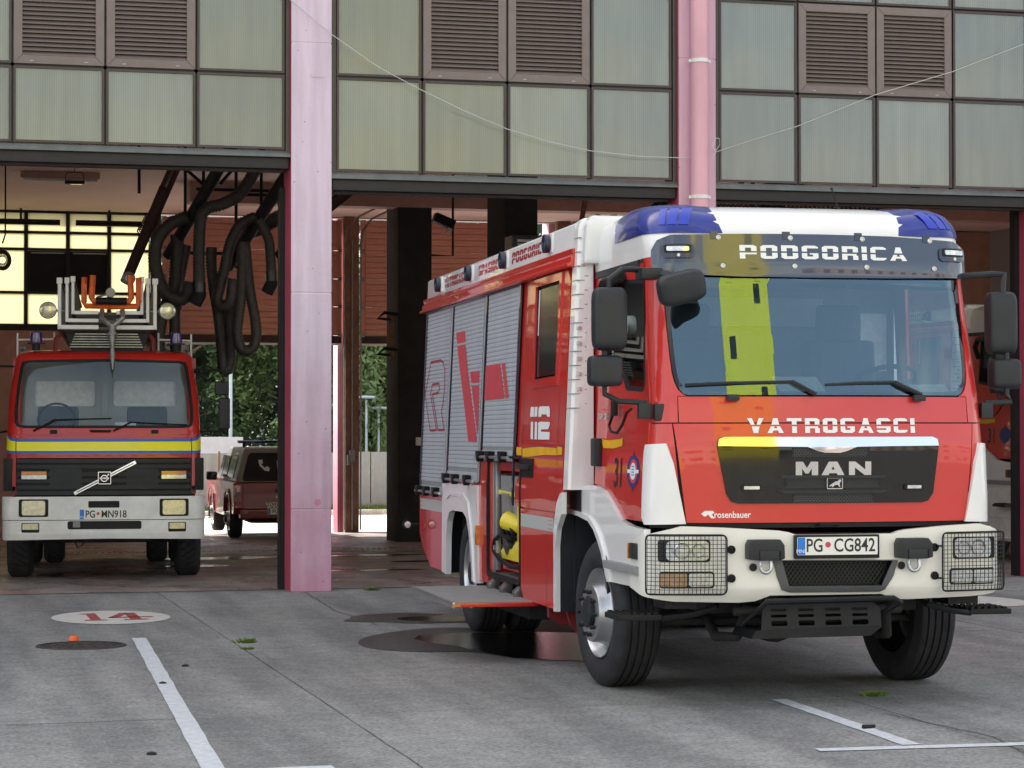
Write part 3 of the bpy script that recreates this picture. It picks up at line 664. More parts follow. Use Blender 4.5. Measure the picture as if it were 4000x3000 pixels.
# ---- trees
def leaf_mesh(n, rx, ry, rz, sd, size=.1, lob=9):
    r = random.Random(sd); mb = MB(); cs = []
    for i in range(lob):
        a = r.uniform(0, 6.28); h = r.uniform(-1, 1); rr = math.sqrt(max(0, 1-h*h))*r.uniform(.45, .95)
        cs.append((rr*math.cos(a)*rx, rr*math.sin(a)*ry, h*rz*.9, r.uniform(.24, .5)))
    for i in range(n):
        c = r.choice(cs); d = Vector((r.gauss(0, 1), r.gauss(0, 1), r.gauss(0, 1))).normalized(); k = c[3]*(r.random()**.35)
        p = Vector((c[0], c[1], c[2]))+Vector((d.x*rx*k, d.y*ry*k, d.z*rz*k*.75))
        u = Vector((r.gauss(0, 1), r.gauss(0, 1), r.gauss(0, 1))).normalized(); v = u.orthogonal().normalized(); s = size*r.uniform(.5, 1.4)
        mb.add([p-u*s-v*s*.35, p+u*s-v*s*.35, p+u*s*.6+v*s*.5, p-u*s*.6+v*s*.5], [(0, 1, 2, 3)])
    return mb
mat('leaf_a', (.10, .17, .06), .6, var=.45, vs_=1.3); mat('leaf_b', (.05, .10, .05), .6, var=.4, vs_=1.3); mat('leaf_c', (.13, .20, .07), .6, var=.4, vs_=1.1)
for nm in ('leaf_a', 'leaf_b', 'leaf_c'):
    b = M[nm].node_tree.nodes['Principled BSDF']; b.inputs['Subsurface Weight'].default_value = 0
def tree(x, y, h, w, mt, lab, sd, kind='pine_tree', n=16000):
    t = thing(kind, lab, 'tree', (x, y, -.4), 0, 'trees beyond the fence')
    r = random.Random(sd); mb = MB().tube([(0, 0, 0), (r.uniform(-.1, .1), 0, h*.35), (r.uniform(-.3, .3), 0, h*.8)], .2, 8, rf=lambda i: (.22, .16, .06)[i])
    for i in range(7):
        a = r.uniform(0, 6.28); z = h*r.uniform(.25, .8); mb.tube([(0, 0, z), (w*.5*math.cos(a), w*.5*math.sin(a), z+.4)], .05, 5, rf=lambda i: (.06, .02)[i])
    mb.build('trunk', 'bark', t, True)
    c = leaf_mesh(n, w, w, h*.5, sd, .085 if kind != 'cypress_tree' else .07, 18 if kind != 'cypress_tree' else 10).build('crown', mt, t); c.location = (0, 0, h*.52); return t
tree(5.2, 37.5, 8, 2.0, 'leaf_b', 'dark green bushy tree behind the pale wall, left in the first rear opening', 1)
tree(8.1, 36.6, 7.5, 2.0, 'leaf_a', 'bright pine tree seen above the pickup roof', 2)
tree(11.0, 38.0, 8.5, 1.5, 'leaf_b', 'dark narrow tree between the two pine crowns in the narrow opening', 3, 'cypress_tree')
tree(9.9, 36.9, 6.4, 1.3, 'leaf_c', 'light green pine crown just left behind the two disc lamp posts', 4)
tree(12.3, 37.2, 8, 1.6, 'leaf_a', 'fresh green pine behind the fence beside the dark column', 5)
tree(6.9, 41, 10, 2.6, 'leaf_b', 'large dark tree standing further back behind the bushy one', 6)
tree(14.6, 40, 10, 2.6, 'leaf_b', 'broad dark tree far back behind the red engine', 7)
tree(2.4, 40, 10, 2.6, 'leaf_b', 'broad dark tree far back behind the rear wall of the first bay', 8)
tree(10.6, 42, 11, 2.8, 'leaf_b', 'large dark tree far back behind the two disc lamp posts', 9)
tree(4.0, 45, 13, 3.0, 'leaf_b', 'tall dark tree in the second row behind the pale wall', 11); tree(13.0, 46, 13, 3.2, 'leaf_b', 'tall dark tree in the second row behind the narrow cypress', 12); tree(8.6, 47, 14, 3.2, 'leaf_a', 'tall green tree in the second row above the pickup', 13)
fw2 = MB(); r_ = random.Random(9)
for i in range(26000):
    x = r_.uniform(-14, 32); z = r_.uniform(-.3, 11); y = 52+r_.gauss(0, 1.2); s_ = r_.uniform(.12, .3); a = r_.uniform(0, 3.1)
    fw2.add([(x-s_*math.cos(a), y-.1, z-s_*math.sin(a)), (x+s_*math.sin(a)*.6, y, z-s_*math.cos(a)*.6), (x+s_*math.cos(a), y+.1, z+s_*math.sin(a)), (x-s_*math.sin(a)*.6, y, z+s_*math.cos(a)*.6)], [(0, 1, 2, 3)])
tag(fw2.build('distant_wood', 'leaf_b'), kind='stuff')
tree(18, 38, 9, 2.6, 'leaf_a', 'green pine tree behind the third vehicle bay', 10)
# ================================================================ the big fire engine
def interp(tb, z):
    if z <= tb[0][0]: return tb[0][1]
    for (a, b), (c, d) in zip(tb, tb[1:]):
        if z <= c: return b+(d-b)*(z-a)/(c-a)
    return tb[-1][1]
VC = [(1.10, -1.36), (1.60, -1.37), (1.9, -1.33), (2.68, -1.14), (2.75, -1.14), (3.0, -1.10)]
def hwc(z): return 1.12-max(0, z-1.25)*.0456
def wrap(x, us, r, v0, off, k=.07):
    """walks x metres from the middle of the nose, round the corner and along the side"""
    s = 1 if x >= 0 else -1; x = abs(x)
    if x <= us: return s*x, v0+k*x*x-off
    vb = v0+k*us*us; L = r*math.pi/2
    if x <= us+L:
        t = (x-us)/r; return s*(us+(r+off)*math.sin(t)), vb+r-(r+off)*math.cos(t)
    return s*(us+r+off), vb+r+(x-us-L)
def cabf(a, z, t): u, v = wrap(a, hwc(z)-.2, .2, interp(VC, z), t, .10); return (u, v, z)
def bumpf(a, z, t): u, v = wrap(a, .95, .22, -1.44+.4*max(0, .74-z)**1.5*4, t); return (u, v, z)
def cabs(v, z, t): return (-(hwc(z)+t), v, z)
def cabsR(v, z, t): return (hwc(z)+t, v, z)
def bods(v, z, t): return (-(1.25-max(0, z-1.25)*.0456)-t, v, z)
def bodsR(v, z, t): return (1.25-max(0, z-1.25)*.0456+t, v, z)
def wheel(par, u, v, z, sg, w=.30, r=.49, deep=False, steer=0, lug=False):
    """u = outer face; sg = -1 for the wheel on the picture's left"""
    wh = bpy.data.objects.new('wheel', None); COL.objects.link(wh); wh.parent = par; wh.location = (u, v, z); wh.rotation_euler = (0, 0, steer)
    s = -sg; g = []; n = 48
    pf = [(.30*r/.49, .035), (.325*r/.49, .008), (.37*r/.49, -.006), (.43*r/.49, -.004), (.462*r/.49, .014), (.483*r/.49, .034), (.489*r/.49, .05)]
    for i in range(4):
        c = .05+(w-.10)*(i+.5)/4; pf += [(r, c-.008), (r-.014, c-.005), (r-.014, c+.005), (r, c+.008)]
    pf += [(.489*r/.49, w-.05), (.483*r/.49, w-.034), (.43*r/.49, w), (.30*r/.49, w-.03)]
    t = MB().lathe([(a, b*s) for a, b in pf], (0, 0, 0), 'x', n)
    if lug:
        for i in range(34):
            an = math.tau*i/34
            for j in range(3):
                c = .06+(w-.12)*(j+.5)/3; aa = an+(j % 2)*.09; q = Vector((0, math.cos(aa), math.sin(aa))); tt = Vector((0, -q.z, q.y))
                P = [Vector((s*(c+dx), 0, 0))+q*rr+tt*(dt+dx*.4) for rr in (r-.01, r+.012) for dx, dt in ((-.03, -.03), (.03, -.03), (.03, .03), (-.03, .03))]
                t.add(P, [(4, 5, 6, 7), (0, 1, 5, 4), (1, 2, 6, 5), (2, 3, 7, 6), (3, 0, 4, 7)])
    t.build('tyre', 'rubber', wh, True, ang=30)
    q = r/.49
    if deep: rp = [(.302, .03), (.297, .012), (.288, .02), (.283, .05), (.272, .17), (.25, .20), (.16, .21), (.155, .13), (.11, .11), (.10, .04), (0, .03)]
    else: rp = [(.302, .03), (.297, .01), (.287, .02), (.280, .05), (.262, .085), (.235, .075), (.205, .03), (.195, -.025), (.188, -.045), (.165, -.052), (.12, -.050), (.118, -.03), (0, -.03)]
    MB().lathe([(a*q, b*s) for a, b in rp], (0, 0, 0), 'x', n).build('rim', 'alu', wh, True, ang=40)
    hb = MB().lathe([(.10*q, -.02*s if not deep else .04*s), (.095*q, (-.075 if not deep else .01)*s), (.06*q, (-.09 if not deep else 0)*s), (0, (-.09 if not deep else 0)*s)], (0, 0, 0), 'x', 24)
    for i in range(10):
        an = math.tau*i/10; h0 = -.052 if not deep else .11; rr = .148*q if not deep else .13*q
        hb.cyl((s*h0, rr*math.cos(an), rr*math.sin(an)), (s*(h0-.035), rr*math.cos(an), rr*math.sin(an)), .014, n=6)
    hb.build('hub', 'black_plastic', wh, True, ang=30)
    return wh
def crest(par, fm, cv, cz, k=1.0, off=.002):
    """town fire brigade star: dark blue sixteen-pointed star, red ring, white oval shield with blue bars"""
    pts = []
    for i in range(32):
        t = math.tau*i/32; rr = 1 if i % 2 == 0 else .86
        e = .15 if i in (0, 16) else .14 if i in (8, 24) else .105+.012*(i % 4 == 0)
        e = {0: .115, 16: .115, 8: .135, 24: .135}.get(i, .098 if i % 2 else .106)
        pts.append((cv+e*k*math.cos(t)*1.55, cz+e*k*math.sin(t)*1.0))
    st = panel('crest', pts, fm, 'badge_blue', par, None, off, 0, 0)
    panel('crest_ring', [disc(cv, cz, .105*k, 24, .078*k)], fm, 'decal_red', st, None, off+.001, 0, 0)
    panel('crest_shield', disc(cv, cz, .068*k, 24, .054*k), fm, 'print_white', st, None, off+.002, 0, 0)
    panel('crest_ribbon', rect(cv-.145*k, cv+.145*k, cz-.012*k, cz+.010*k), fm, 'print_white', st, None, off+.0025, 0, 0)
    for i, z in enumerate((.026, .008, -.010, -.028)): panel('crest_bar', rect(cv-.034*k, cv+.034*k, cz+z*k, cz+(z+.008)*k), fm, 'sky_blue', st, None, off+.0035, 0, 0)
    return st
FE = thing('fire_engine', 'large red and white fire engine with open side locker, parked out in front', 'fire engine', group='fire engines')
be, pt = .0518, .0063
V_ = Vector((math.sin(be)*math.cos(pt), math.cos(be)*math.cos(pt), -math.sin(pt))); U_ = Vector((math.cos(be), -math.sin(be), 0)); W_ = U_.cross(V_)
mm_ = Matrix((U_, V_, W_)).transposed().to_4x4(); mm_.translation = Vector((3.6492, -9.2955, 0)); FE.matrix_world = mm_
def build_engine(F):
    P = lambda *a, **k: panel(*a, **k)
    # ---- chassis and dark underside
    c = MB(); c.box(-.42, -.30, -1.2, 6.4, .62, .90).box(.30, .42, -1.2, 6.4, .62, .90).box(-.7, .7, -1.0, .2, .55, 1.0).box(-1.0, 1.0, -.06, .06, .42, .56).box(-.9, .9, 4.17, 4.29, .42, .56)
    c.cyl((-.0, 4.0, .5), (0, 4.45, .5), .2, n=14).cyl((0, -.25, .46), (0, .25, .46), .17, n=14).cyl((-.6, -1.25, .58), (.5, -1.25, .58), .03).tube([(-.9, -.35, .45), (.9, -.35, .45)], .028, 8)
    for s in (-1, 1):
        c.box(s*.62-.05, s*.62+.05, -.6, .6, .60, .68); c.cyl((s*.62, -.1, .5), (s*.7, -.2, 1.0), .05); c.tube([(s*.45, -1.1, .62), (s*.5, -1.0, .40), (s*.55, -.7, .38), (s*.5, -.3, .5)], .035, 8)
    c.box(-.5, .5, .3, 3.9, .45, .75).box(-1.22, -.95, 1.9, 3.4, .30, .44)
    c.build('chassis', 'under', F, bevel=.01, seg=1)
    for s in (-1, 1): MB().prism([(-.15, .55), (-.15, 1.06), (.15, 1.20), (.80, 1.20), (.82, .50), (.78, .50), (.76, 1.15), (.15, 1.15), (-.10, 1.02), (-.10, .55)], 'x', s*.62, s*1.13).box(min(s*.60, s*.64), max(s*.60, s*.64), -.1, .8, .5, 1.2).build('wheel_well', 'black_plastic', F)
    for s in (-1, 1): MB().box(min(s*.7, s*.74), max(s*.7, s*.74), 3.7, 5.3, .5, 1.04).box(min(s*.7, s*1.236), max(s*.7, s*1.236), 5.29, 5.328, .46, 1.05).box(min(s*.7, s*1.2), max(s*.7, s*1.2), 3.7, 5.32, 1.045, 1.058).build('wheel_well', 'black', F)
    zo = .0063*4.23
    wheel(F, -1.165, 0, .49, -1, steer=.09); wheel(F, 1.165, 0, .49, 1, steer=.09)
    wheel(F, -1.235, 4.23, .49+zo, -1, w=.28, deep=True); wheel(F, 1.17, 4.23, .49+zo, 1, w=.28, deep=True)
    wheel(F, -.925, 4.23, .49+zo, -1, w=.28, deep=True); wheel(F, .86, 4.23, .49+zo, 1, w=.28, deep=True)
    for s in (-1, 1): MB().box(min(s*.66, s*1.14), max(s*.66, s*1.14), 5.02, 5.05, .28, 1.0).build('mud_flap', 'black', F)
    # ---- body
    b = MB(); z1 = 3.0
    sec = [(-1.222, 1.50), (-1.150, 3.0), (1.150, 3.0), (1.222, 1.50)]; b.prism(sec, 'y', .52, 6.64)
    b.box(-1.238, 1.238, 3.34, 6.64, 1.06, 1.50); b.box(-.70, 1.238, .85, 3.34, .50, 1.50); b.box(-1.238, -.70, .85, 2.02, .50, 1.50); b.box(-.72, .72, 3.34, 6.3, .60, 1.06)
    for s in (-1, 1): b.prism([(5.33, 1.06), (5.33, .47), (6.06, .475), (6.55, .67), (6.64, .76), (6.64, 1.06)], 'x', s*.9, s*1.238)
    b.prism([(3.30, .49), (3.68, .49), (3.68, 1.50), (3.30, 1.50)], 'x', -1.238, -.72)
    b.build('body', 'red', F)
    P('rear_corner_panel', [(5.33, 1.13), (5.33, .47), (6.06, .475), (6.56, .67), (6.655, .76), (6.655, 1.13)], bods, 'red', F, -.01, .004)
    P('locker_post', [(3.31, .49), (3.69, .49), (3.69, 1.49), (3.31, 1.49)], bods, 'red', F, -.01, .003)
    # front corner strip: white, ribbed, with five little lamps
    cs = MB(); z0 = 1.30
    prof = [(1.30, -1.245), (1.33, -1.247), (2.9, -1.177), (3.16, -1.165), (3.20, -1.13)]
    def strip(x_out, x_in, v0, v1): return [(x_out, v1), (x_out, v0+.02), (x_out+.02, v0), (x_in, v0-.01), (x_in, v1)]
    zs = [1.30, 1.34, 2.9, 3.10, 3.16, 3.175]
    rings = [strip(-(1.252-max(0, z-1.25)*.0456)+(0 if z < 3.15 else (z-3.15)*1.5), -1.07+(z > 3)*.0, .47, .62) for z in zs]
    vs2 = [(x, v, z) for z, rg in zip(zs, rings) for x, v in rg]; nn = 5
    cs.add(vs2, [(i*nn+j, i*nn+(j+1) % nn, (i+1)*nn+(j+1) % nn, (i+1)*nn+j) for i in range(len(zs)-1) for j in range(nn)]+[tuple(range(nn)), tuple(range(len(vs2)-nn, len(vs2)))])
    co = cs.build('corner_strip', 'white', F)
    for i in range(13):
        z = 1.86+.098*i; x = -(1.252-(z-1.25)*.0456)
        MB().box(x-.002, x+.075 if i > 4 else x+.06, .466, .60, z, z+.006).build('rib_groove', 'mid_grey', co)
        MB().box(-1.13, -1.075, .463, .47, z+.03, z+.036).build('rib_groove', 'mid_grey', co)
    for i in range(5): z = 1.98+.105*i*1.0; MB().box(-1.19, -1.155, .455, .468, z, z+.028).build('marker_lamp', 'lens', co, bevel=.006)
    MB().box(1.07, 1.165, .47, .62, 1.3, 3.18).build('corner_strip', 'white', F, bevel=.02)
    # roof rails, lettering and round work lamps
    for s, fm in ((-1, bods), (1, bodsR)):
        rl = MB().prism([(s*1.172, 2.975), (s*1.1702, 3.0), (s*1.1640, 3.14), (s*1.15, 3.155), (s*1.10, 3.15), (s*1.10, 2.975)], 'y', .60, 6.70).build('roof_rail', 'white', F, bevel=.006)
        MB().prism([(s*1.163, 2.975), (s*1.195, 2.972), (s*1.192, 2.945), (s*1.184, 2.935), (s*1.205, 2.915), (s*1.205, 2.875), (s*1.232, 2.865), (s*1.232, 2.845), (s*1.17, 2.843)], 'y', .56, 6.80).build('gutter', 'red', F, bevel=.004)
    T = lambda a, bb, t: bods(-a, bb, t)
    zr = 3.022
    stencil('lettering', 'VATROGASCI', T, -5.77, -4.66, 3.022, 3.110, 'decal_dark', F, .004)
    stencil('lettering', 'SPASIOCI', T, -4.12, -3.22, 3.022, 3.110, 'decal_red', F, .004)
    stencil('lettering', 'PODGORICA', T, -2.73, -1.50, 3.022, 3.110, 'decal_dark', F, .004)
    for v in (5.98, 4.47, 2.98, 1.37):
        x = -1.168; wl = MB().lathe([(.066, .02), (.070, -.05), (.060, -.055), (.056, -.03), (0, -.025)], (x, v, 3.07), 'x', 24).build('work_lamp', 'navy', F, True)
        MB().lathe([(.056, 0), (.04, -.008), (0, -.012)], (x-.03, v, 3.07), 'x', 20).build('lamp_lens', 'lens', wl, True)
        MB().box(x-.01, x+.02, v-.09, v+.05, 3.0, 3.14).build('lamp_bracket', 'white', wl, bevel=.01)
    MB().prism([(-1.10, 3.0), (-1.10, 3.14), (1.1, 3.14), (1.1, 3.0)], 'y', .6, 6.68).build('roof', 'white', F, bevel=.01)
    MB().box(-.9, -.4, 5.6, 6.5, 3.14, 3.20).build('roof_box', 'alu', F, bevel=.02)
    # shutters: one object per slat
    for (va, vb, zt, zb, hb) in ((5.345, 6.575, 2.83, 1.135, 1.165), (3.78, 5.165, 2.83, 1.285, 1.30), (2.36, 3.60, 2.83, 1.475, 1.505)):
        sh = P('shutter', rect(va, vb, zb, zt), bods, 'mid_grey', F, -.01, .001)
        n = int((zt-zb-.09)/.0365); first = None
        for i in range(n):
            z = zt-.006-.0365*i-.0165
            if first is None:
                sl = MB().prism([(-.0002, -.0165), (-.0045, -.013), (-.0055, 0), (-.0045, .013), (-.0002, .0165)], 'y', va+.01, vb-.01)
                # prism along y uses (x, z)
                first = sl.build('slat', 'alu_slat', sh); x = bods(0, z, .0012)[0]; first.location = (x, 0, z); first.rotation_euler = (0, .0456, 0); zf = z
            else: x = bods(0, z, .0012)[0]; dup(first, parent=sh, loc=(x, 0, z))
        P('end_bar', rect(va+.01, vb-.01, zb+.004, zb+.085), bods, 'alu_slat', sh, 0, .012)
        x0 = bods(0, hb, .05)[0]
        MB().cyl((x0, va-.02, hb), (x0, vb+.06, hb), .012, n=10).build('handle_bar', 'alu', sh, True)
        for t in (.07, .40, .80):
            v = vb-(vb-va)*t; MB().prism([(v-.07, hb+.045), (v+.06, hb+.05), (v+.07, hb+.03), (v+.03, hb-.035), (v-.02, hb-.04), (v-.05, hb)], 'x', x0-.018, x0+.035).build('handle_bracket', 'black', sh, bevel=.005)
    for v, zb in ((6.605, 1.15), (5.255, 1.13), (3.69, 1.28), (2.335, 1.14)):
        P('shutter_rail', rect(v-.042 if v != 2.335 else v-.02, v+.042 if v != 2.335 else v+.02, zb, 2.84), bods, 'navy', F, -.004, .010, 0, .3)
    P('shutter_rail', rect(2.33, 6.63, 2.828, 2.842), bods, 'navy', F, -.004, .011, .3, 0)
    for v in (5.262, 3.697): P('rail_edge', rect(v-.004, v+.004, 1.3, 2.82), bods, 'alu', F, .0, .014, 0, .3)
    P('reflective_edge', rect(6.632, 6.648, 1.3, 2.06), bods, 'print_white', F, 0, .008, 0, .3)
    # graphics on the shutters
    def dec(nm, pts, mt='decal_red', off=.0085): return P(nm, pts, bods, mt, F, None, off, .05, .05)
    dec('flame_stripe', [(5.03, 2.582), (4.62, 2.583), (4.55, 2.484), (4.96, 2.484)])
    dec('flame_stripe', [(4.955, 2.462), (4.56, 2.462), (4.37, 2.20), (3.84, 1.628), (4.23, 1.627), (4.62, 2.08)])
    dec('flame_stripe', [(4.29, 2.219), (3.88, 2.219), (3.85, 2.119), (4.2, 2.121)])
    dec('flame_stripe', [(4.19, 2.095), (3.85, 2.094), (3.81, 1.70), (3.85, 1.70)])
    dec('flag_block', [(3.60, 2.25), (3.01, 2.249), (2.768, 1.967), (3.60, 1.965)]); dec('flag_block', [(2.95, 2.249), (2.819, 2.249), (2.6, 1.968), (2.728, 1.968)], 'decal_red')
    o1 = [(6.29, 2.365), (5.76, 2.366), (5.62, 2.341), (5.53, 2.269), (5.5, 2.098), (5.55, 1.962), (5.62, 1.898), (5.42, 1.731), (5.75, 1.73), (6.13, 2.064), (5.81, 2.072), (5.77, 2.104), (5.79, 2.156), (6.16, 2.152), (6.24, 2.066), (5.83, 1.731), (6.17, 1.727), (6.54, 2.062)]
    mb = MB()
    for i in range(len(o1)):
        a, bq = Vector(o1[i]), Vector(o1[(i+1) % len(o1)]); d = (bq-a).normalized(); hz = abs(d.y) < .25; n_ = Vector((-d.y, d.x)); wv = .010 if hz else .006
        k = 3
        for j in range(k):
            p, q2 = a+(bq-a)*j/k, a+(bq-a)*(j+1)/k; e = n_*(wv if hz else .0); e2 = Vector((0, 0)) if hz else Vector((.016, 0))
            pts = [p-e-e2, q2-e-e2, q2+e+e2, p+e+e2]; mb.add([bods(x[0], x[1], .0088) for x in pts], [(0, 1, 2, 3)])
    mb.build('letter_outline', 'decal_dark', F)
    # rear fender, white with moulded arch
    P('rear_fender', [[(5.33, 1.262), (3.69, 1.27), (3.67, .465), (3.80, .455), (3.90, .47), (3.955, .62), (4.06, .86), (4.17, .985), (4.32, 1.03), (4.80, 1.03), (4.98, 1.01), (5.08, .93), (5.14, .80), (5.165, .455), (5.36, .47)]], bods, 'white', F, -.03, .022, .1, .1)
    P('fender_lip', [(3.80, .47), (3.86, .47), (3.92, .70), (4.0, .93), (4.12, 1.10), (4.3, 1.155), (4.9, 1.16), (5.07, 1.12), (5.04, 1.145), (4.9, 1.19), (4.28, 1.185), (4.07, 1.12), (3.95, .95), (3.86, .72)], bods, 'white', F, .02, .034, .1, .1)
    P('side_marker', rect(3.66, 3.705, .78, .94), bods, 'amber', F, 0, .035, 0, 0)
    P('reflective_stripe', rect(5.34, 6.60, .992, 1.094), bods, 'reflector', F, None, .0065, .2, 0)
    P('reflector', disc(6.41, .826, .035), bods, 'tail_red', F, 0, .012, 0, 0)
    for zq in (1.02, 1.06): P('stripe_mark', rect(6.52, 6.60, zq, zq+.006), bods, 'decal_red', F, None, .0075, 0, 0)
    tl = MB().tube([(-1.2, 6.66, .84), (-1.34, 6.66, .84)], .012, 6).lathe([(0, 0), (.045, 0), (.045, .03), (0, .035)], (-1.37, 6.66, .84), 'y', 16).build('rear_marker', 'black', F)
    MB().lathe([(0, -.004), (.03, -.002)], (-1.37, 6.655, .84), 'y', 16).build('marker_lens', 'lens', tl)
    # ---- crew door in the body
    door = P('crew_door', [[(2.235, 1.14), (2.235, 1.30), (2.02, 1.42), (2.02, 2.838), (.72, 2.838), (.64, 2.75), (.64, 1.14)], [(1.745, 2.785), (.93, 2.785), (.945, 2.085), (1.71, 2.075)]], bods, 'red', F, -.02, .006, .2, .2)
    P('window_frame', [[(1.80, 2.83), (.87, 2.83), (.89, 2.03), (1.765, 2.02)], [(1.735, 2.775), (.94, 2.775), (.955, 2.095), (1.70, 2.085)]], bods, 'red', door, .004, .018, .2, .2)
    P('window_seal', [[(1.745, 2.785), (.93, 2.785), (.945, 2.085), (1.71, 2.075)], [(1.71, 2.755), (.96, 2.755), (.97, 2.115), (1.68, 2.105)]], bods, 'black', door, -.03, -.004, .2, .2)
    P('window_glass', [(1.72, 2.765), (.95, 2.765), (.96, 2.105), (1.69, 2.095)], bods, 'crew_glass', door, -.02, -.004, .2, .2)
    MB().prism([(-1.205, 2.10), (-1.20, 2.10), (-1.175, 2.75), (-1.18, 2.75)], 'y', 1.66, 1.695).build('curtain', 'white_worn', door)
    for nm, q_ in (('n', [(1.771, 1.888), (1.65, 1.886), (1.652, 1.814), (1.781, 1.815)]), ('n', [(1.626, 1.886), (1.537, 1.886), (1.532, 1.813), (1.635, 1.814)]), ('n', [(1.46, 1.888), (1.147, 1.884), (1.12, 1.863), (1.109, 1.809), (1.196, 1.81), (1.227, 1.827), (1.384, 1.829), (1.404, 1.811), (1.492, 1.812), (1.497, 1.873)]), ('n', [(1.744, 1.777), (1.663, 1.776), (1.644, 1.648), (1.727, 1.648)]), ('n', [(1.603, 1.776), (1.527, 1.775), (1.51, 1.647), (1.594, 1.647)]), ('n', [(1.437, 1.776), (1.102, 1.771), (1.108, 1.744), (1.148, 1.72), (1.386, 1.72), (1.382, 1.703), (1.094, 1.699), (1.093, 1.646), (1.475, 1.646), (1.489, 1.767)])):
        panel('number', q_, bods, 'print_white', door, None, .009, .2, .2)
    yl = [(2.004, 1.577), (1.722, 1.587), (1.436, 1.594), (.843, 1.586), (.833, 1.535), (1.261, 1.535), (1.756, 1.518), (1.991, 1.517)]
    def grow(p, k=1.04, kz=1.25): cx = sum(a for a, _ in p)/len(p); cz = sum(z for _, z in p)/len(p); return [(cx+(a-cx)*k, cz+(z-cz)*kz) for a, z in p]
    for q_ in (yl, [(2.225, 1.587), (2.039, 1.588), (2.026, 1.527), (2.215, 1.531)], [(.827, 1.598), (.67, 1.594), (.664, 1.54), (.816, 1.537)]):
        panel('stripe_edge', grow(q_, 1.0), bods, 'purple_edge', door, None, .0082, .2, 0); panel('yellow_stripe', q_, bods, 'yellow_mark', door, None, .0095, .2, 0)
    dh = panel('door_handle', rect(1.60, 1.995, 1.365, 1.505), bods, 'black', door, 0, .014, 0, 0)
    MB().box(-1.29, -1.25, 1.66, 2.02, 1.425, 1.46).build('grip', 'black_plastic', dh, bevel=.008)
    for v in (2.015, .83): panel('panel_gap', rect(v-.004, v+.004, 1.14, 2.0 if v < 1 else 2.8), bods, 'red_dark', door, None, .0078, 0, .3)
    # lower doors and locker
    lo = P('lower_panel', [(2.0, 1.13), (2.0, .53), (1.90, .455), (.86, .455), (.86, 1.13)], bods, 'red', F, -.02, .010, .2, .2)
    panel('reflective_stripe', rect(.87, 1.98, .996, 1.093), bods, 'reflector', lo, None, .0125, .2, 0)
    panel('panel_gap', rect(1.105, 1.113, .46, 1.12), bods, 'red_dark', lo, None, .0122, 0, .2)
    for i in range(3): panel('stripe_mark', rect(.90, 1.05, 1.01+.03*i, 1.014+.03*i), bods, 'decal_red', lo, None, .0135, 0, 0)
    P('wing_edge', [(.60, 1.28), (.66, 1.27), (.77, 1.19), (.845, 1.06), (.86, .95), (.86, .44), (.80, .44), (.80, .90), (.75, 1.02), (.60, 1.13)], bods, 'white', F, -.02, .016, .2, .1)
    MB().box(-1.235, -.7, .81, .85, .44, 1.12).box(-1.15, -.6, .5, .85, 1.12, 1.3).build('wing_liner', 'black_plastic', F)
    lk = MB(); lk.box(-1.24, -.705, 2.03, 3.33, .555, .575).box(-.72, -.705, 2.03, 3.33, .57, 1.5).box(-1.235, -.71, 3.318, 3.33, .57, 1.5).box(-1.235, -.71, 2.03, 2.045, .57, 1.5)
    L = lk.build('side_locker', 'alu_dirty', F)
    ringp = lambda o, i: [o, i]
    panel('door_seal', [rrect(2.03, 3.34, .545, 1.52, .06), rrect(2.065, 3.305, .585, 1.50, .05)], bods, 'black', L, -.01, .012, .3, .3)
    for z in (.70, .86, 1.0, 1.14, 1.27): MB().box(-1.19, -.73, 3.295, 3.317, z, z+.10).build('shelf_side', 'alu', L, bevel=.008)
    MB().box(-1.21, -1.17, 3.19, 3.23, .60, 1.48).build('locker_post', 'alu', L, bevel=.004); MB().box(-1.22, -1.20, 3.26, 3.30, .58, 1.48).build('locker_post', 'alu', L)
    MB().box(-1.2, -.75, 2.1, 3.1, 1.40, 1.47).build('locker_shelf', 'red_dull', L); MB().box(-1.18, -.75, 2.07, 3.15, 1.20, 1.36).build('equipment_tray', 'mid_grey', L, bevel=.01)
    MB().box(-1.20, -1.16, 2.75, 3.02, 1.02, 1.22).build('bracket_plate', 'alu_dirty', L, bevel=.004)
    # the fold-down step
    st = MB().box(-1.84, -1.22, 1.56, 3.46, .425, .455).build('folding_step', 'red', F, bevel=.004)
    MB().box(-1.835, -1.25, 1.575, 3.445, .455, .461).build('tread_plate', 'mid_grey', st); MB().box(-1.858, -1.84, 1.56, 3.46, .42, .462).build('step_edge', 'alu', st, bevel=.004)
    MB().box(-1.862, -1.80, 1.552, 1.56, .43, .45).build('step_lamp', 'amber', st)
    for v in (2.05, 2.55, 3.05): MB().prism([(-1.30, .46), (-1.22, .46), (-1.20, .52), (-1.23, .56), (-1.30, .50)], 'y', v, v+.09).build('hinge', 'steel', st, bevel=.005)
    MB().prism([(-1.2, .44), (-1.2, .36), (-1.1, .30), (-1.02, .33), (-1.02, .44)], 'y', 1.30, 1.36).build('bracket', 'red_dark', st)
    MB().prism([(-1.15, .44), (-1.12, .33), (-1.05, .25), (-.98, .27), (-.98, .44)], 'y', .95, 1.0).build('bracket', 'red_dark', st)
    # ---- cab
    P('inner_shell', rect(-1.2, 1.2, 1.10, 1.925), cabf, 'black', F, None, -.022, .1, .2)
    P('hood_panel', rect(-.948, .948, 1.752, 1.912), cabf, 'red', F, -.02, 0, .08, .1)
    fp = P('front_panel', [(-.985, 1.744), (.985, 1.744), (.925, 1.132), (-.905, 1.132)], cabf, 'red', F, -.02, 0, .08, .1)
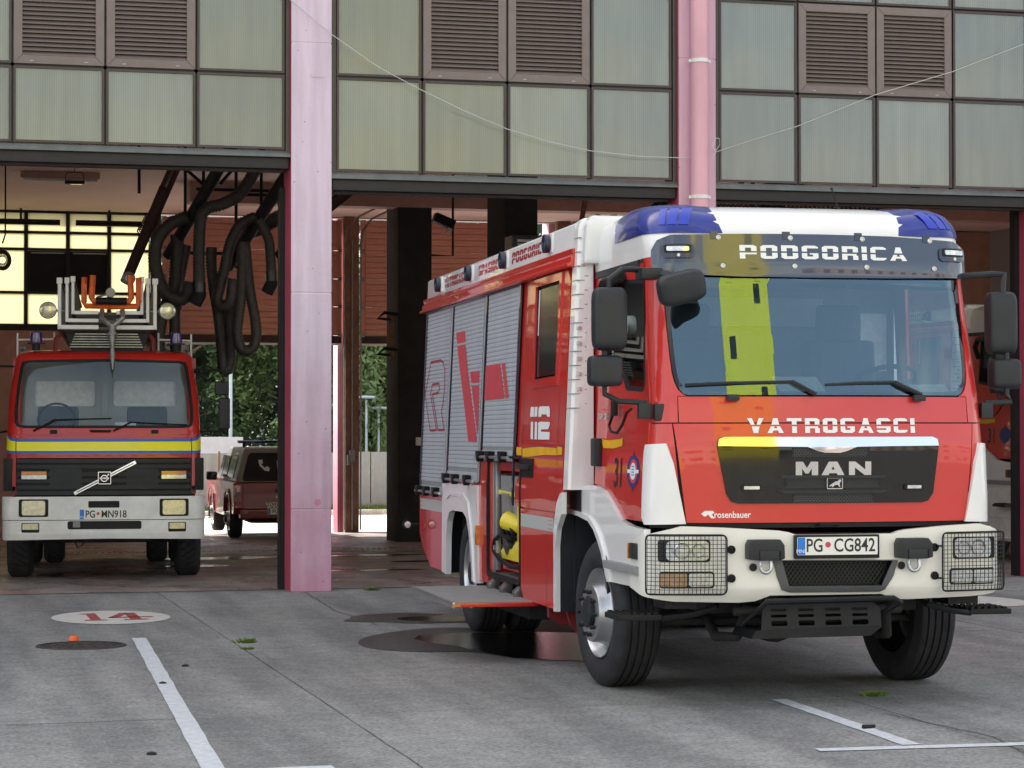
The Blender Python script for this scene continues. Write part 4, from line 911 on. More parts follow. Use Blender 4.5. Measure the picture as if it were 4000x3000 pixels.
    for s in (-1, 1):
        P('corner_panel', [(s*a, z) for a, z in ((.993, 1.744), (1.212, 1.744), (1.205, 1.132), (.933, 1.132))], cabf, 'red', F, -.02, -.001, .04, .1)
        P('air_deflector', [(s*a, z) for a, z in ((1.030, 1.622), (1.20, 1.615), (1.225, 1.56), (1.23, 1.16), (1.19, 1.118), (.915, 1.126), (.93, 1.20), (.985, 1.50))], cabf, 'white', F, -.01, .022, .035, .1)
        P('windshield_pillar', [(s*a, z) for a, z in ((.955, 1.752), (1.212, 1.752), (1.215, 1.9), (1.212, 2.80), (1.0, 2.80), (1.0, 2.62), (.995, 2.37), (.985, 2.16), (.978, 2.06), (.965, 2.0), (.945, 1.955), (.915, 1.925), (.895, 1.916), (.952, 1.916))], cabf, 'red', F, -.02, 0, .035, .1)
    P('header_panel', rect(-1.0, 1.0, 2.685, 2.80), cabf, 'red', F, -.02, 0, .1, .1)
    gl_o = [(.885, 1.922), (.91, 1.930), (.938, 1.96), (.958, 2.005), (.970, 2.06), (.978, 2.16), (.988, 2.37), (.992, 2.62), (.992, 2.70)]
    ol = [(-a, z) for a, z in gl_o][::-1]+gl_o
    P('windshield', ol[::-1], lambda a, z, t: cabf(a, z, t+.022*(1-min(1, abs(a)/.98)**2)), 'windshield', F, None, -.008, .06, .08)
    inn = [(a*.974, z+.022 if z < 1.97 else z) for a, z in gl_o[:-2]]+[(.955, 2.585), (.93, 2.60)]; il = [(-a, z) for a, z in inn][::-1]+inn
    P('windshield_seal', [ol[::-1], il[::-1]], cabf, 'black_gloss', F, None, -.006, .06, .08)
    # grille
    gp = P('grille', [(-.715, 1.645), (-.69, 1.655), (.685, 1.655), (.72, 1.645), (.728, 1.60), (.69, 1.31), (.655, 1.262), (.61, 1.25), (-.59, 1.25), (-.635, 1.262), (-.665, 1.31), (-.722, 1.60)], cabf, 'black_gloss', fp, 0, .012, .06, .1)
    panel('chrome_bar', [(-.715, 1.648), (-.68, 1.662), (.68, 1.662), (.715, 1.648), (.722, 1.606), (.36, 1.603), (.16, 1.600), (.10, 1.575), (.05, 1.563), (-.05, 1.563), (-.10, 1.575), (-.16, 1.600), (-.36, 1.603), (-.722, 1.606)], cabf, 'chrome', gp, .008, .030, .06, 0)
    for (x0, x1, z0, z1) in ((-.255, .25, 1.540, 1.596), (-.30, .32, 1.345, 1.412), (-.25, .28, 1.255, 1.306)):
        panel('mesh_backing', rect(x0, x1, z0, z1), cabf, 'black', gp, None, .0135, .1, 0)
        mb = MB(); dx = .022; nn_ = int((x1-x0)/dx)
        for j in range(4):
            for i in range(nn_):
                cx = x0+dx*(i+.5+(j % 2)*.5); cz = z0+(z1-z0)*(j+.5)/4
                if cx+.01 < x1:
                    for kk in range(6):
                        a1, a2 = math.tau*kk/6, math.tau*(kk+1)/6
                        mb.add([cabf(cx+rr*math.cos(t), cz+rr*.8*math.sin(t), .016) for rr, t in ((.0075, a1), (.0075, a2), (.0105, a2), (.0105, a1))], [(0, 1, 2, 3)])
        mb.build('mesh', 'grey_plastic', gp)
    for z in (1.418, 1.326): panel('grille_blade', [(-.36, z+.006), (.38, z+.006), (.33, z-.014), (-.31, z-.014)], cabf, 'black_plastic', gp, .01, .035, .1, 0)
    ch = MB()
    def poly(pts): return pts
    for pts in ([(-.235, 1.422), (-.235, 1.508), (-.188, 1.508), (-.163, 1.468), (-.138, 1.508), (-.091, 1.508), (-.091, 1.422), (-.132, 1.422), (-.132, 1.465), (-.153, 1.435), (-.173, 1.435), (-.194, 1.465), (-.194, 1.422)],
                [(-.070, 1.422), (-.022, 1.508), (.034, 1.508), (.082, 1.422), (.037, 1.422), (.030, 1.436), (-.018, 1.436), (-.025, 1.422)],
                [(.110, 1.422), (.110, 1.508), (.152, 1.508), (.218, 1.459), (.218, 1.508), (.258, 1.508), (.258, 1.422), (.216, 1.422), (.150, 1.471), (.150, 1.422)]):
        panel('letter', pts, cabf, 'chrome', gp, .012, .024, .1, 0)
    panel('letter_hole', [(-.004, 1.458), (.016, 1.458), (.006, 1.480)], cabf, 'black', gp, None, .025, 0, 0)
    lb = panel('lion_badge', rrect(-.036, .068, 1.338, 1.408, .006), cabf, 'chrome', gp, .02, .030, 0, 0); panel('badge_field', rrect(-.031, .063, 1.343, 1.403, .004), cabf, 'black', lb, None, .031, 0, 0)
    panel('lion', [(-.022, 1.352), (-.018, 1.362), (-.002, 1.372), (.018, 1.384), (.036, 1.388), (.040, 1.396), (.054, 1.398), (.058, 1.388), (.050, 1.380), (.046, 1.370), (.050, 1.350), (.044, 1.350), (.034, 1.366), (.010, 1.362), (.002, 1.350), (-.006, 1.350), (-.004, 1.360), (-.012, 1.356)], cabf, 'chrome', lb, None, .033, 0, 0)
    for a in (-.512, .552):
        q_ = panel('led_lamp', rrect(a-.068, a+.068, 1.329, 1.367, .016), cabf, 'black', gp, .01, .024, 0, 0); panel('led_lens', rect(a-.048, a+.048, 1.338, 1.358), cabf, 'lens', q_, .02, .028, 0, 0)
    stencil('lettering', 'VATROGASCI', cabf, -.528, .571, 1.686, 1.778, 'print_white', fp, .003)
    text_on('lettering', 'rosenbauer', .056, cabf, -.625, 1.180, 'print_white', fp, .88, .0010, .002)
    panel('logo', [(-.818, 1.188), (-.795, 1.206), (-.745, 1.206), (-.737, 1.194), (-.752, 1.183), (-.735, 1.160), (-.755, 1.160), (-.775, 1.183), (-.79, 1.172), (-.80, 1.172)], cabf, 'print_white', fp, None, .002, 0, 0)
    for s in (-1, 1): MB().box(-.04+(-.62 if s < 0 else .60), .04+(-.62 if s < 0 else .60), -1.345, -1.31, 1.885, 1.925).build('wiper_cap', 'black_plastic', F, bevel=.01)
    # wipers
    for (p0, p1, p2) in (((-.09, 1.925), (-.20, 2.005), (-.90, 1.985)), ((.62, 1.925), (.48, 2.005), (-.02, 1.985))):
        w = MB().tube([cabf(p0[0], p0[1], .03), cabf(p1[0], p1[1]-.02, .035), cabf(p1[0]-.04, p1[1], .03)], .014, 6).tube([cabf(p1[0]-.02, p1[1], .025), cabf(p2[0]*.6+p1[0]*.4, p2[1]*.6+p1[1]*.4+.004, .022), cabf(p2[0], p2[1], .012)], .010, 6)
        w.build('wiper', 'black_plastic', F, True)
    # visor with lettering, bolts and corner lamps
    VZ = lambda a, z, t: cabf(a, z, t+.035)
    vis = P('sun_visor', [(-1.03, 2.688), (-1.055, 2.75), (-1.05, 2.84), (-1.01, 2.90), (-.93, 2.932), (-.5, 2.94), (0, 2.942), (.5, 2.938), (.93, 2.918), (1.03, 2.875), (1.06, 2.80), (1.07, 2.70), (1.04, 2.682), (.5, 2.668), (0, 2.664), (-.5, 2.668)], VZ, 'visor', F, -.006, 0, .05, .1)
    stencil('lettering', 'PODGORICA', VZ, -.515, .600, 2.781, 2.868, 'print_white', vis, .003)
    for a in (-.665, -.205, .275, .75):
        for z in (2.915, 2.735):
            p = VZ(a+(.02 if z > 2.8 else .04), z, .0); MB().lathe([(.018, 0), (.016, -.008), (.009, -.010), (.008, -.006), (0, -.006)], p, 'y', 14).build('visor_bolt', 'alu', vis, True)
        panel('visor_clip', rect(a-.03, a+.02, 2.905, 2.955), VZ, 'navy', vis, -.01, .004, 0, 0)
    for a0, a1 in ((-.985, -.80), (.83, 1.02)):
        r_ = panel('corner_lamp', [rrect(a0, a1, 2.785, 2.875, .03)], VZ, 'navy', vis, 0, .012, .05, 0)
        panel('lamp_lens', rrect(a0+.035, a1-.035, 2.828, 2.858, .008), VZ, 'lens', r_, .01, .022, .05, 0); panel('lamp_body', rrect(a0+.02, a1-.02, 2.818, 2.868, .01), VZ, 'black', r_, .0, .015, .05, 0)
        MB().lathe([(.012, 0), (.010, -.006), (0, -.006)], VZ((a0+a1)/2, 2.802, .013), 'y', 12).build('visor_bolt', 'alu', r_)
    # roof cap, blue corner domes
    lv = [(2.80, 1.052, -1.06, .20), (2.88, 1.058, -1.06, .2), (2.95, 1.058, -1.04, .22), (3.03, 1.05, -.99, .24), (3.09, 1.03, -.92, .26), (3.13, .99, -.80, .28), (3.16, .90, -.60, .3), (3.17, .5, -.3, .3)]
    def cappt(p, lev, off):
        i = min(int(lev), len(lv)-2); t = lev-i; A = [lv[i][j]+(lv[i+1][j]-lv[i][j])*t for j in range(4)]; z, hw, vf, r = A; us = hw-r; s = 1 if p >= 0 else -1; x = abs(p); nz_ = min(1, max(0, (z-2.95)/.17))
        if x <= 1: u, v, nx, ny = us*x, vf+.06*(us*x)**2, 0, -1
        elif x <= 2: th = (x-1)*math.pi/2; u, v = us+r*math.sin(th), vf+.06*us*us+r*(1-math.cos(th)); nx, ny = math.sin(th), -math.cos(th)
        else: v0 = vf+.06*us*us+r; u, v, nx, ny = hw, v0+(.46-v0)*(x-2), 1, 0
        return (s*(u+nx*off*(1-nz_*.7)), v+ny*off*(1-nz_*.7), z+off*nz_)
    NP, NL = 60, 14; g_ = MB(); vv = [cappt(-3+6*i/NP, (len(lv)-1.001)*j/NL, 0) for j in range(NL+1) for i in range(NP+1)]
    g_.add(vv, [(j*(NP+1)+i, j*(NP+1)+i+1, (j+1)*(NP+1)+i+1, (j+1)*(NP+1)+i) for j in range(NL) for i in range(NP)]+[tuple(NL*(NP+1)+i for i in range(NP+1))])
    g_.build('roof_cap', 'white', F, True, ang=60)
    MB().prism([(-1.16, 2.85), (-1.145, 3.13), (-1.10, 3.185), (1.10, 3.185), (1.145, 3.13), (1.16, 2.85)], 'y', .34, .66).build('roof_hump', 'white', F, bevel=.05, seg=4)
    for s in (-1, 1):
        def pl(lev, k):   # dome outline in (p, level): inner edge leans outward with height
            p_in = .70+.20*(lev-2)/4; p_out = 2.55-.30*(lev-2)/4*0; return p_in+(p_out-p_in)*k
        n1, n2 = 26, 10; d = MB(); P2 = [[cappt(s*pl(2+3.7*j/n2, i/n1), 2+3.7*j/n2, .022*min(1, 6*min(i/n1, 1-i/n1, j/n2+.05, 1.05-j/n2))) for i in range(n1+1)] for j in range(n2+1)]
        d.add([p for row in P2 for p in row], [(j*(n1+1)+i, j*(n1+1)+i+1, (j+1)*(n1+1)+i+1, (j+1)*(n1+1)+i) for j in range(n2) for i in range(n1)])
        dm = d.build('blue_light_dome', 'blue_lens', F, True, ang=60)
        for pa, pb in ((.98, 1.12), (1.16, 1.30), (1.34, 1.45)):
            q_ = MB(); q_.add([cappt(s*(pa+(pb-pa)*i/3), 2.6+1.6*j/3, .026) for j in range(4) for i in range(4)], [(j*4+i, j*4+i+1, (j+1)*4+i+1, (j+1)*4+i) for j in range(3) for i in range(3)]); q_.build('led_module', 'blue_led', dm, True)
    MB().cyl((.492, -.2, 3.14), (.43, -.2, 3.335), .007, .005, 8).cyl((.43, -.2, 3.33), (.426, -.2, 3.345), .010, n=8).build('antenna', 'black', F, True)
    # cab side on the picture's left
    dr = P('cab_door', [[(.25, 1.345), (.25, 2.775), (-.835, 2.775), (-.85, 2.72), (-1.085, 1.92), (-1.108, 1.74), (-1.108, 1.135), (-.58, 1.135), (-.38, 1.22), (-.12, 1.315), (.10, 1.342)], [(-.845, 2.665), (.02, 2.715), (.06, 2.12), (-.38, 2.07), (-.52, 1.965), (-.93, 1.948), (-.978, 2.0)]], cabs, 'red', F, -.03, 0, .3, .3)
    panel('door_seal', [[(-.845, 2.665), (.02, 2.715), (.06, 2.12), (-.38, 2.07), (-.52, 1.965), (-.93, 1.948), (-.978, 2.0)], [(-.83, 2.64), (0, 2.69), (.03, 2.15), (-.37, 2.10), (-.53, 1.995), (-.92, 1.975), (-.95, 2.01)]], cabs, 'black', dr, -.03, .003, .3, .3)
    panel('door_window', [(-.90, 2.30), (.02, 2.32), (.035, 2.15), (-.37, 2.10), (-.53, 1.995), (-.92, 1.975), (-.955, 2.01)], cabs, 'door_glass', dr, None, -.012, 0, 0)
    panel('yellow_stripe', [(.11, 1.652), (-.094, 1.641), (-.426, 1.65), (-.479, 1.661), (-.47, 1.605), (-.253, 1.588), (.031, 1.589)], cabs, 'yellow_mark', dr, None, .003, .3, 0)
    MB().box(-1.150, -1.105, .07, .235, 1.465, 1.655).build('door_handle', 'black_plastic', dr, bevel=.015)
    CT = lambda a, z, t: cabs(-a, z, t)
    text_on('unit_number', '31', .27, CT, .40, 1.42, 'print_black', dr, .95, .004, .003)
    text_on('model_badge', 'TGM 13.290', .055, CT, -.05, 1.80, 'chrome', dr, 1.2, .002, .004)
    crest(dr, cabs, -.775, 1.445, 1.0)
    panel('rain_strip', rect(-.72, .42, 2.752, 2.797), cabs, 'black_plastic', F, 0, .012, .3, 0)
    MB().prism([(-1.055, 1.3), (-1.05, 2.82), (-.9, 2.82), (-.9, 1.3)], 'y', .25, .47).build('cab_rear_post', 'red', F)
    MB().box(-1.04, 1.04, .25, .46, 1.3, 2.8).build('cab_rear_wall', 'cab_grey', F); MB().box(.85, 1.118, -1.02, .25, 1.2, 1.95).build('cab_side', 'red', F)
    P('cab_door', [[(.25, 1.345), (.25, 2.775), (-.835, 2.775), (-.85, 2.72), (-1.085, 1.92), (-1.108, 1.135), (-.58, 1.135)], [(-.845, 2.665), (.02, 2.715), (.06, 2.0), (-.93, 1.948)]], cabsR, 'red', F, -.02, 0, .3, .3)
    # front wheel arch, steps, side lamp
    fo = [(.98, 1.135), (.975, 1.20), (.905, 1.252), (.60, 1.31), (.32, 1.335), (.10, 1.336), (-.12, 1.308), (-.36, 1.215), (-.56, 1.128), (-.80, 1.10), (-1.16, 1.09), (-1.18, .86), (-1.16, .72), (-.27, .715), (-.22, .80), (-.12, .89), (-.02, .965), (.10, 1.04), (.25, 1.09), (.55, 1.115)]
    fw_ = lambda v, z, t: (-1.135-t, v, z)
    P('front_arch', fo, fw_, 'white', F, -.03, .012, .1, .1)
    panel('arch_lip', [(.98, 1.135), (.55, 1.118), (.25, 1.093), (.10, 1.043), (-.02, .968), (-.12, .893), (-.27, .715), (-.31, .715), (-.17, .91), (-.05, 1.01), (.08, 1.075), (.24, 1.125), (.55, 1.15), (.98, 1.165)], fw_, 'white', F, .01, .030, .1, .1)
    P('front_arch', [(v, z) for v, z in fo], lambda v, z, t: (1.135+t, v, z), 'white', F, -.12, .012, .1, .1)
    MB().box(-1.17, -1.14, .84, .92, 1.165, 1.19).build('side_marker', 'amber', F, bevel=.004)
    for s in (-1, 1):
        stp = MB().box(min(s*1.14, s*1.19), max(s*1.14, s*1.19), -1.12, -.27, .805, .858).build('side_step', 'mid_grey', F, bevel=.008)
        MB().box(s*1.17-.02, s*1.17+.02, -1.10, -.95, .90, 1.0).build('side_lamp', 'black_plastic', F, bevel=.012); MB().box(s*1.17-.024, s*1.17+.024, -.95, -.935, .90, 1.0).build('side_lamp_lens', 'amber', F)
        wst = MB().box(s*1.16-.15, s*1.16+.13, -1.15, -.80, .525, .56).build('corner_step', 'black', F, bevel=.006); t_ = MB()
        for i in range(6):
            for j in range(4): t_.box(s*1.16-.14+.045*i, s*1.16-.115+.045*i, -1.13+.085*j, -1.09+.085*j, .56, .572)
        tag(t_.build('step_teeth', 'black', wst), kind='stuff'); MB().tube([(s*1.02, -1.12, .535), (s*.85, -1.2, .56), (s*.70, -1.2, .60), (s*.62, -1.05, .66)], .02, 8).build('step_arm', 'black', wst, True)
        MB().box(s*.93-.10, s*.93+.10, -1.22, -.95, .60, .70).build('step_mount', 'black', wst)
    # ---- bumper
    top = [(-1.30, 1.055), (-1.17, 1.068), (-.96, 1.115), (-.70, 1.105), (-.36, 1.085), (-.30, 1.075), (-.25, 1.058), (.38, 1.060), (.42, 1.075), (.48, 1.085), (.75, 1.105), (.98, 1.115), (1.18, 1.068), (1.30, 1.055)]
    bot = [(1.55, .86), (1.55, .72), (1.30, .70), (1.1, .672), (.93, .658), (.50, .648), (.40, .650), (.315, .686), (-.41, .686), (-.50, .650), (-.60, .642), (-1.0, .652), (-1.2, .675), (-1.55, .72), (-1.55, .86)]
    op = [(-.345, .900), (.375, .893), (.30, .738), (-.30, .742)]
    bp_ = P('bumper', [top+[(1.55, 1.0)]+bot+[(-1.55, 1.0)], op], bumpf, 'white_warm', F, -.05, 0, .06, .08, True, 40)
    MB().box(-.95, .95, -1.40, -1.05, 1.035, 1.055).build('bumper_top', 'white_warm', F)
    panel('opening_trim', [[(-.40, .905), (-.345, .905), (.375, .898), (.41, .895), (.38, .80), (.325, .715), (.29, .70), (-.29, .703), (-.345, .72), (-.375, .80)], op], bumpf, 'grey_plastic', bp_, -.09, .012, .1, .1)
    panel('opening_back', [(-.36, .91), (.38, .91), (.33, .72), (-.33, .72)], bumpf, 'black', bp_, None, -.10, .1, 0)
    dm_ = MB(); r0, r1 = -.34, .30
    for i in range(46):
        for sg in (-1, 1):
            pts = []
            for k in range(9):
                z = .745+.15*k/8; a = -.62+i*.028+sg*(z-.82)*.75+.0
                lo_, hi_ = -.335+.03*(1-(z-.745)/.15), .36-.06*(1-(z-.745)/.15)
                if lo_ < a < hi_: pts.append(bumpf(a, z, -.045))
            if len(pts) > 1: dm_.tube(pts, .0028, 4, False)
    dm_.build('bumper_mesh', 'black_plastic', bp_)
    for s in (-1, 1):
        a0, a1 = (.705, 1.165); hl = panel('headlight', [(s*a, z) for a, z in rrect(.79, 1.115, .895, 1.033, .02)], bumpf, 'black_gloss', bp_, -.02, .003, .05, 0)
        panel('headlight_lens', [(s*a, z) for a, z in rrect(.80, 1.06, .905, 1.025, .03)], bumpf, 'lens', hl, 0, .010, .05, 0)
        for c_, rr in ((.865, .042), (.965, .050)):
            MB().lathe([(rr, 0), (rr*.92, -.006), (rr*.8, .012), (rr*.4, .02), (0, .005)], bumpf(s*c_, .965, .016), 'y', 20).build('reflector_bowl', 'chrome', hl, True)
        fg = panel('fog_light', [(s*a, z) for a, z in rrect(.765, 1.105, .735, .838, .02)], bumpf, 'black', bp_, -.02, .003, .05, 0)
        panel('fog_lens', [(s*a, z) for a, z in rrect(.775, .925, .745, .828, .02)], bumpf, 'lens', fg, 0, .009, .05, 0); panel('indicator_lens', [(s*a, z) for a, z in rrect(.935, 1.095, .745, .828, .01)], bumpf, 'amber_dull' if s < 0 else 'lens', fg, 0, .009, .05, 0)
        cg = MB(); G = lambda a, z: bumpf(s*a, z, .045)
        for i in range(19): a = .71+.025*i; cg.tube([G(a, .70+.36*k/4) for k in range(5)], .0024, 4, False)
        for i in range(15): z = .703+.0252*i; cg.tube([G(.705+.46*k/12, z) for k in range(13)], .0024, 4, False)
        cg.tube([G(a, z) for a, z in rrect(.70, 1.17, .697, 1.062, .03, 3)+[rrect(.70, 1.17, .697, 1.062, .03, 3)[0]]], .0055, 6, False)
        for z in (.78, .98): cg.tube([G(.70, z), bumpf(s*.67, z, 0)], .006, 6)
        cg.build('headlight_guard', 'black', bp_)
        for z in (.971, .795): MB().lathe([(.026, 0), (.026, -.012), (.018, -.014), (.016, -.004), (.008, -.004), (.008, -.012), (0, -.012)], bumpf(s*.661, z, 0), 'y', 18).build('bumper_bolt', 'black', bp_, True)
        cx = -.460 if s < 0 else .502
        hc = MB().prism([(cx-.115, .912), (cx-.115, 1.0), (cx-.10, 1.033), (cx+.09, 1.033), (cx+.115, 1.0), (cx+.118, .915), (cx+.085, .905), (cx+.085, .96), (cx-.045, .96), (cx-.045, .905)], 'y', -1.50, -1.40)
        h_ = hc.build('hook_cover', 'black_plastic', F, bevel=.01); MB().box(cx-.045, cx+.08, -1.505, -1.44, .905, .965).build('cover_flap', 'black_plastic', h_, bevel=.008)
        MB().tube([(cx-.035, -1.46, .93), (cx-.035, -1.47, .87)]+[(cx+.0-.035*math.cos(t), -1.475, .865-.035*math.sin(t)) for t in [math.pi*i/8 for i in range(9)]]+[(cx+.035, -1.46, .93)], .012, 10).build('tow_shackle', 'alu', h_, True)
        MB().lathe([(.025, 0), (0, 0)], (cx-.07, -1.4415, .862), 'y', 14).build('hook_hole', 'black', h_)
    # number plate
    npl = MB().box(-.272, .276, -1.475, -1.44, .912, 1.058).build('plate_holder', 'black', F, bevel=.006); PM = plane_map((0, -1.476, 0), (1, 0, 0), (0, 0, 1), (0, -1, 0))
    pl_ = panel('number_plate', rrect(-.258, .262, .935, 1.045, .006), PM, 'plate_white', npl, 0, .002, 0, 0); panel('country_band', rect(-.256, -.207, .937, 1.043), PM, 'plate_blue', pl_, None, .0026, 0, 0)
    text_on('plate_text', 'MNE', .034, PM, -.231, .958, 'print_white', pl_, 1, 0, .0034); text_on('plate_text', 'PG', .115, PM, -.147, .990, 'print_black', pl_, .78, .0015, .003); text_on('plate_text', 'CG842', .115, PM, .112, .990, 'print_black', pl_, .80, .0015, .003)
    panel('plate_seal', disc(-.060, .998, .018), PM, 'decal_red', pl_, None, .0028, 0, 0)
    # skid plate and bar under the bumper
    SK = lambda a, z, t: (a, -1.40-t-(.65-z)*.25, z)
    holes = []
    for i in range(4):
        for z in (.596, .560, .516): x = -.36+.175*i; holes.append(rrect(x-.052, x+.052, z-(.009 if z > .55 else .016), z+(.009 if z > .55 else .016), .009, 2))
    sk = P('skid_plate', [[(-.46, .628), (.26, .635), (.30, .60), (.30, .49), (-.48, .475)]]+holes, SK, 'black', F, -.012, 0, 0, 0)
    MB().prism([(-.52, .475), (.30, .49), (.22, .432), (-.55, .425)], 'y', -1.46, -1.05).build('skid_box', 'black', sk); MB().tube([(-.56, -1.30, .50), (-.46, -1.50, .655), (.36, -1.50, .665), (.42, -1.46, .64), (.30, -1.30, .52)], .018, 8).build('guard_bar', 'black', sk, True)
    MB().tube([(-.1, -1.3, 1.10), (-.07, -1.38, 1.12), (.04, -1.38, 1.12), (.07, -1.3, 1.10)], .008, 6).build('hood_latch', 'black', F, True)
    # ---- mirrors
    def mirror(s, big, small, v, face):
        mt_ = 'grey_plastic'
        rb = lambda x0, x1, z0, z1, d, nm, par: MB().pillow(x0, x1, v-.05, v+d, z0, z1).build(nm, 'black_plastic', par, True, ang=80)
        arm = MB().tube([(s*1.03, -1.0, 2.70), (s*1.20, -1.08, 2.71), (s*1.27, -1.12, 2.705), ((big[0]+big[1])/2, -1.13, 2.64), ((big[0]+big[1])/2, -1.13, 2.55)], .020, 8).tube([((small[0]+small[1])/2, -1.13, 2.0), ((small[0]+small[1])/2, -1.13, 1.93), (s*1.30, -1.14, 1.885), (s*1.12, -1.14, 1.875)], .018, 8).cyl(((small[0]+small[1])/2, -1.13, 2.10), ((small[0]+small[1])/2, -1.13, 2.3), .018)
        a_ = arm.build('mirror_arm', 'black_plastic', F, True)
        rb(*big, .10, 'mirror', a_); rb(*small, .10, 'mirror', a_)
        MB().box(big[0]+.02, big[1]-.02, v+.08, v+.083, big[2]+.02, big[3]-.02).build('mirror_glass', 'chrome', a_)
        return a_
    ma = mirror(-1, (-1.466, -1.250, 2.198, 2.592), (-1.494, -1.280, 1.975, 2.170), -1.16, 1); mirror(1, (1.155, 1.350, 2.19, 2.595), (1.175, 1.375, 1.966, 2.163), -1.12, 1)
    MB().box(-1.16, -1.02, -1.18, -1.0, 2.645, 2.715).build('mirror_mount', 'black_plastic', F, bevel=.02)
    MB().tube([(-1.05, -1.12, 2.68), (-.98, -1.24, 2.66), (-.90, -1.28, 2.62)], .03, 8).build('mirror_arm', 'black_plastic', F, True)
    kb = MB().pillow(-.155, .155, -.08, .06, -.10, .10, .5).build('kerb_mirror', 'black_plastic', F, True, ang=80); kb.location = (-.945, -1.30, 2.585); kb.rotation_euler = (R(10), R(-14), R(6))
    MB().box(-1.18, -1.09, -1.17, -1.12, 1.775, 1.875).box(-1.085, -1.0, -1.205, -1.16, 1.765, 1.868).build('mirror_foot', 'black_plastic', F, bevel=.012)
    MB().box(1.09, 1.17, -1.16, -1.10, 1.78, 1.88).build('mirror_foot', 'black_plastic', F, bevel=.012)
    MB().box(-1.15, -1.12, -.42, -.33, 1.80, 1.90).build('cable_socket', 'black', F, bevel=.01)
    MB().tube([(-1.14, -.36, 1.81), (-1.15, -.30, 1.74), (-1.16, -.38, 1.70), (-1.16, -.55, 1.69), (-1.16, -.68, 1.74), (-1.15, -.76, 1.82), (-1.14, -.84, 1.84)], .009, 6).build('cable', 'black', F, True)
    MB().tube([(-1.13, -.05, 2.46), (-1.12, .08, 2.60), (-1.10, .02, 2.70), (-1.09, -.4, 2.71)], .035, 6).build('rolled_blind', 'black', F, True)
    # ---- inside the cab
    MB().box(-1.0, 1.0, -1.05, .25, 1.45, 1.55).build('cab_floor', 'seat', F); MB().box(-.98, .98, -1.10, -.80, 1.70, 1.935).build('dashboard', 'cab_grey', F, bevel=.05)
    MB().prism([(-1.14, 1.93), (-1.0, 1.97), (-.78, 2.02), (-.70, 1.90)], 'y', 0, 0) if False else None
    MB().lathe([(0, .09), (.14, .08), (.22, .03), (.24, 0)], (.60, -.92, 1.92), 'z', 24).build('instrument_hood', 'cab_grey', F, True)
    sw = MB(); ct = Vector((.60, -.72, 2.03)); ax = Vector((0, .45, 1)).normalized(); a_ = Vector((1, 0, 0)); b_ = ax.cross(a_)
    sw.tube([ct+(a_*math.cos(t)+b_*math.sin(t))*.21 for t in [math.tau*i/28 for i in range(29)]], .016, 8).cyl(ct-ax*.08, ct, .07, .06, 14).tube([ct-a_*.2, ct-ax*.03, ct+a_*.2], .016, 6)
    sw.build('steering_wheel', 'seat', F, True)
    for u, w_ in ((-.55, .24), (.52, .25)):
        s_ = MB().box(u-w_, u+w_, -.12, .02, 1.7, 2.32).build('seat', 'seat', F, bevel=.06, seg=3); MB().box(u-.15, u+.15, -.12, 0, 2.30, 2.56).build('headrest', 'seat', s_, bevel=.05, seg=3); MB().box(u-w_, u+w_, -.62, -.05, 1.58, 1.74).build('cushion', 'seat', s_, bevel=.05)
    MB().box(-.5, .5, .18, .245, 2.42, 2.62).build('rear_locker', 'cab_light', F, bevel=.02); MB().box(-.22, .05, .1, .24, 1.9, 2.38).build('centre_console', 'cab_grey', F, bevel=.02)
    MB().box(.60, .66, .2, .245, 2.0, 2.55).build('window_edge', 'white_worn', F)
    MB().box(.66, .98, .236, .247, 2.12, 2.52).build('rear_pane', 'paper', F)
    pp = MB().box(-.16, .16, -.10, .10, -.001, .001).build('map_sheet', 'paper', F); pp.location = (-.12, -1.12, 1.985); pp.rotation_euler = (R(35), 0, R(8))
    pp = MB().box(-.13, .13, -.06, .06, -.001, .001).build('map_sheet', 'paper', F); pp.location = (.74, -1.12, 1.965); pp.rotation_euler = (R(30), 0, R(-4))
    MB().cyl((-1.0, -.15, 2.40), (-.94, -.15, 2.40), .07, n=20).build('belt_reel', 'cab_light', F, True, bevel=.01); MB().box(-1.03, -1.02, -.28, -.21, 1.9, 2.42).build('seat_belt', 'seat', F)
build_engine(FE)
# gear stowed in the open locker of the engine
mm2 = mm_ @ Matrix.Translation((0, .27, .035))
def gear(nm, mb, mt, lab, cat, **k):
    o = mb.build(nm, mt, None, **k); o.matrix_world = mm2; return tag(o, lab, cat)
yf = gear('pump_frame', MB().tube([(-1.17, 2.12, 1.17), (-1.17, 2.92, 1.19), (-1.17, 3.0, 1.14), (-1.17, 3.01, .66), (-1.17, 2.95, .62)], .021, 10).tube([(-1.0, 2.12, 1.17), (-1.0, 2.92, 1.19), (-1.0, 3.0, 1.14), (-1.0, 3.01, .66)], .021, 10), 'yellow_paint', 'yellow tubular frame standing in the open side locker of the big engine', 'frame', smooth=True)
gt = thing('generator', 'portable generator with sockets inside the yellow tubular frame of the open locker', 'generator'); gt.matrix_world = mm2
MB().box(-1.16, -.95, 2.15, 2.80, .98, 1.15).build('control_panel', 'mid_grey', gt, bevel=.01); MB().box(-1.170, -1.16, 2.60, 2.76, 1.0, 1.14).build('gauge_plate', 'black', gt); MB().cyl((-1.18, 2.52, 1.02), (-1.16, 2.52, 1.02), .02).build('stop_button', 'tail_red', gt)
for i in range(3): MB().cyl((-1.16, 2.40+.17*i, .91), (-1.20, 2.40+.17*i, .89), .05, .045, 16).build('socket', 'black', gt, True)
MB().cyl((-1.15, 2.62, .78), (-1.20, 2.62, .77), .075, n=20).box(-1.15, -.95, 2.2, 2.9, .70, .84).build('engine_block', 'duct', gt, bevel=.01)
MB().box(-1.17, -.9, 2.12, 2.30, .72, 1.1).build('side_cover', 'yellow_paint', gt, bevel=.02)
